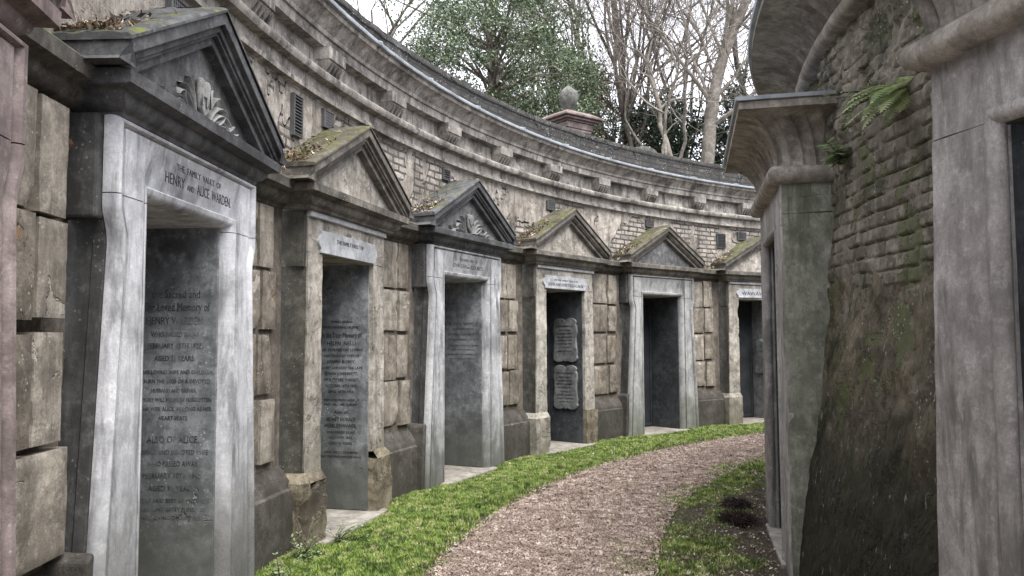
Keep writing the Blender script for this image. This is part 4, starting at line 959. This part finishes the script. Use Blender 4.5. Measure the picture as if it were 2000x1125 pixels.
#%%TREES
# ------------------------------------------------------------------ trees
MT['bark'] = stone('pale bark', (.27, .235, .20), (.46, .42, .36), dk=.45, streak=.3, bump=.9, lichen=.3, moss=.0)
MT['bark2'] = stone('brown bark', (.15, .12, .105), (.25, .21, .18), dk=.3, streak=.3, bump=.6, lichen=0, seed=3)  # brown lightened so the colour carries the haze of distance
MT['holly'] = leafmat('glossy evergreen leaves', [(.018, .034, .017), (.045, .075, .033), (.09, .13, .06), (.20, .25, .15), (.40, .44, .34)], .35, .2, 1.6)  # pale grey end of the ramp paints highlights onto the leaves
MT['yew'] = leafmat('dark evergreen leaves', [(.012, .025, .014), (.02, .042, .02), (.035, .065, .028)], .5, .1)
MT['redleaf'] = leafmat('dry russet leaves', [(.06, .035, .025), (.11, .065, .045), (.15, .10, .07)], .7)
class Tree:
    def __init__(s, seed): s.g = random.Random(seed); s.tr = MB(); s.br = MB(); s.tips = []
    def limb(s, p, d_, ln, r, lvl, maxl, wig=.25, up=.08, split=3, first=None):
        g = s.g; n = max(4, min(14 if lvl == 0 else 9, int(ln/.25))); pts = [p.copy()]; rads = [r]; v = d_.normalized(); kids = []
        for i in range(n):
            v = (v+Vector((g.gauss(0, wig), g.gauss(0, wig), g.gauss(0, wig)+up))*.5).normalized(); p = p+v*ln/n; pts.append(p.copy()); rads.append(r*(1-.62*(i+1)/n))
            if i >= 1: kids.append((p.copy(), v.copy(), rads[-1]))
        (s.tr if lvl == 0 else s.br).tube(pts, rads, 8 if lvl == 0 else 6 if lvl == 1 else 4 if lvl < 4 else 3, cap=False)
        if lvl >= maxl-1: s.tips.extend(pts[1:])
        if lvl < maxl:
            m = split if lvl else (first or split+2)
            for j in range(m):
                q, v_, r_ = kids[-1] if j == 0 else g.choice(kids)
                ax = Vector((g.gauss(0, 1), g.gauss(0, 1), g.gauss(0, .7)+.15)).normalized(); nd = (v_+ax*g.uniform(.6, 1.25)).normalized()
                k0 = g.uniform(.5, .8)*(.55 if lvl == 0 and first and first > 12 and j else 1)
                s.limb(q, nd, ln*g.uniform(.5, .8)*(.7 if lvl == 0 and first and first > 12 and j else 1), max(.005, r_*k0), lvl+1, maxl, wig, up, split)
    def finish(s, name, label, loc, bark, group, leaf=None, leafn=0, leafs=.05, spread=.25):
        e = empty(name, label, 'tree', loc, 0, group)
        s.tr.build('trunk', bark, e, smooth=True)
        if s.br.v: s.br.build('branches', bark, e)
        if leaf:
            g = np.random.RandomState(5); T_ = np.array([tuple(q) for q in s.tips]); idx = g.randint(0, len(T_), leafn); c = T_[idx]+g.normal(0, spread, (leafn, 3))
            V_, F_ = leaves(c, leafs, g); fast_mesh('crown', V_, F_, leaf, e)
        return e
def leaves(c, size, g):
    m = len(c); u = g.normal(0, 1, (m, 3)); u /= np.linalg.norm(u, axis=1)[:, None]; w_ = np.cross(u, g.normal(0, 1, (m, 3))); w_ /= np.linalg.norm(w_, axis=1)[:, None]
    s = size*g.uniform(.6, 1.3, m)[:, None]; V = np.stack([c-u*s, c-w_*s*.42, c+u*s, c+w_*s*.42], 1)
    return V.reshape(-1, 3), np.arange(m)[:, None]*4+np.array([[0, 1, 2, 3]])
TG = 'bare trees behind the ring wall'
def bare(x, D, r, ln, seed, label, bark, maxl=4, lean=(0, 0), wig=.25, split=3, up=.10, first=None):
    q = pix(x, 330, D); T = Tree(seed); T.limb(Vector((0, 0, 0)), Vector((lean[0], lean[1], 1)), ln, r, 0, maxl, wig, up, split, first)
    T.finish('bare_tree', label, (q.x, q.y, 4.5), bark, TG)
bare(1378, 21, .21, 9.5, 4, 'stout pale-barked bare tree with knotted branches right of centre, nearest the parapet', MT['bark'], 5, (.01, 0), .13, 3, .05, 20)
bare(1335, 20, .09, 6.5, 21, 'thin crooked pale bare tree leaning left in front of the dark evergreen', MT['bark'], 5, (-.25, 0), .45, 4, .03, 8)
bare(1430, 22, .11, 8, 24, 'slender crooked bare tree right behind the stout pale one', MT['bark'], 5, (.1, 0), .35, 4, .05, 8)
bare(1225, 26, .12, 10, 6, 'slim bare tree between the urn pedestal and the stout pale tree', MT['bark2'], 5, (-.02, 0), .12, 4, .1, 9)
bare(1262, 23, .10, 8, 16, 'thin leaning bare tree just left of the dark evergreen', MT['bark2'], 5, (-.12, 0), .25, 4, .08, 8)
bare(1320, 30, .13, 11, 8, 'tall bare tree far behind the dark evergreen', MT['bark2'], 4, (.03, 0), .15, 4, .1, 9)
bare(1180, 30, .13, 11, 9, 'tall bare tree far behind the urn pedestal', MT['bark2'], 4, (.0, 0), .15, 4, .1, 9)
bare(1500, 28, .14, 12, 10, 'tall bare tree at the right, half behind the inner ring cornice', MT['bark2'], 4, (-.03, 0), .15, 4, .1, 9)
bare(1445, 32, .14, 12, 31, 'tall bare tree in the distance right of the stout pale trunk', MT['bark2'], 4, (-.03, 0), .15, 4, .1, 9)
bare(1270, 34, .13, 12, 33, 'tall bare tree in the far distance between the two thin leaning trees', MT['bark2'], 4, (.03, 0), .15, 4, .1, 9)
bare(1205, 24, .07, 7, 41, 'thin twiggy sapling just right of the urn pedestal', MT['bark2'], 5, (.05, 0), .3, 4, .06, 9)
bare(1300, 25, .08, 8, 42, 'thin twiggy tree behind the crooked pale one', MT['bark'], 5, (.1, 0), .3, 4, .06, 9)
bare(1405, 26, .09, 8.5, 43, 'thin twiggy tree just right of the stout pale trunk', MT['bark'], 5, (-.05, 0), .3, 4, .06, 9)
bare(690, 27, .16, 9.5, 12, 'bare tree whose twigs show above the cornice left of the large evergreen', MT['bark2'], 4, (.05, 0), .15, 4, .1, 9)
bare(1090, 32, .14, 12, 13, 'bare tree whose twigs show behind the large evergreen', MT['bark2'], 4, (.0, 0), .15, 4, .1, 9)
# large broadleaf evergreen: clumps through the crown
def evergreen(x, D, zc, rx, rz, nclump, nleaf, leafs, seed, mat, label, name='evergreen_tree', gap=.25, th=6, group='evergreen trees behind the ring wall'):
    q = pix(x, 300, D); g = np.random.RandomState(seed); e = empty(name, label, 'tree', (q.x, q.y, 4.5), 0, group)
    c = []
    while len(c) < nclump:
        v_ = g.uniform(-1, 1, 3); L_ = np.linalg.norm(v_)
        if .25 < L_ < 1 and noise.noise(Vector(v_*2.3+seed)) > -gap: c.append(v_)
    c = np.array(c)*np.array([rx, rx, rz])*(1+.10*g.normal(0, 1, (nclump, 1)))+np.array([0, 0, zc-4.5])
    tm = MB(); tm.tube([(0, 0, -.2), (.05, 0, zc*.35), (-.05, .05, zc-4.5+rz*.2), (0, 0, zc-4.5+rz*.8)], [.22, .18, .12, .03], 8); tm.build('trunk', MT['bark2'], e, smooth=True)
    b = MB(); rg = random.Random(seed)
    for k in range(0, nclump, 3):
        z0 = max(.3, min(c[k][2]*.8, zc-4.5+rz*.5)); p0 = Vector((0, 0, z0)); p1 = Vector(c[k]); m_ = (p0+p1)/2+Vector((rg.uniform(-.2, .2), rg.uniform(-.2, .2), rg.uniform(-.1, .3))); b.tube([p0, m_, p1], [.05, .03, .010], 5, cap=False)
    b.build('branches', MT['bark2'], e)
    idx = g.randint(0, nclump, nleaf); sc = g.uniform(.13, .32, nclump)[idx][:, None]
    ctr = c[idx]+g.normal(0, 1, (nleaf, 3))*sc*np.array([1, 1, .75]); V_, F_ = leaves(ctr, leafs, g); fast_mesh('crown', V_, F_, mat, e)
evergreen(965, 19, 8.3, 2.45, 3.7, 210, 62000, .042, 2, MT['holly'], 'large glossy broadleaf evergreen left of the urn pedestal, rising over the wall')
evergreen(1085, 21.5, 8.0, 1.5, 3.0, 70, 20000, .055, 3, MT['holly'], 'narrower evergreen directly behind the urn pedestal')
evergreen(1285, 23.5, 6.9, 1.35, 1.9, 60, 17000, .06, 4, MT['yew'], 'dark low evergreen left of the stout pale tree trunk')
evergreen(1440, 23, 7.0, 1.0, 2.2, 50, 12000, .06, 5, MT['yew'], 'dark evergreen between the stout pale trunk and the inner ring cornice', gap=.1)
evergreen(1160, 24, 8.4, .8, 2.0, 26, 5000, .05, 6, MT['redleaf'], 'sparse russet-leaved tree right of the large evergreen', name='russet_tree', gap=.1)
evergreen(1190, 26, 6.6, 1.3, .9, 30, 7000, .06, 7, MT['holly'], 'low loose evergreen bush right of the urn pedestal', name='evergreen_bush', gap=.2)
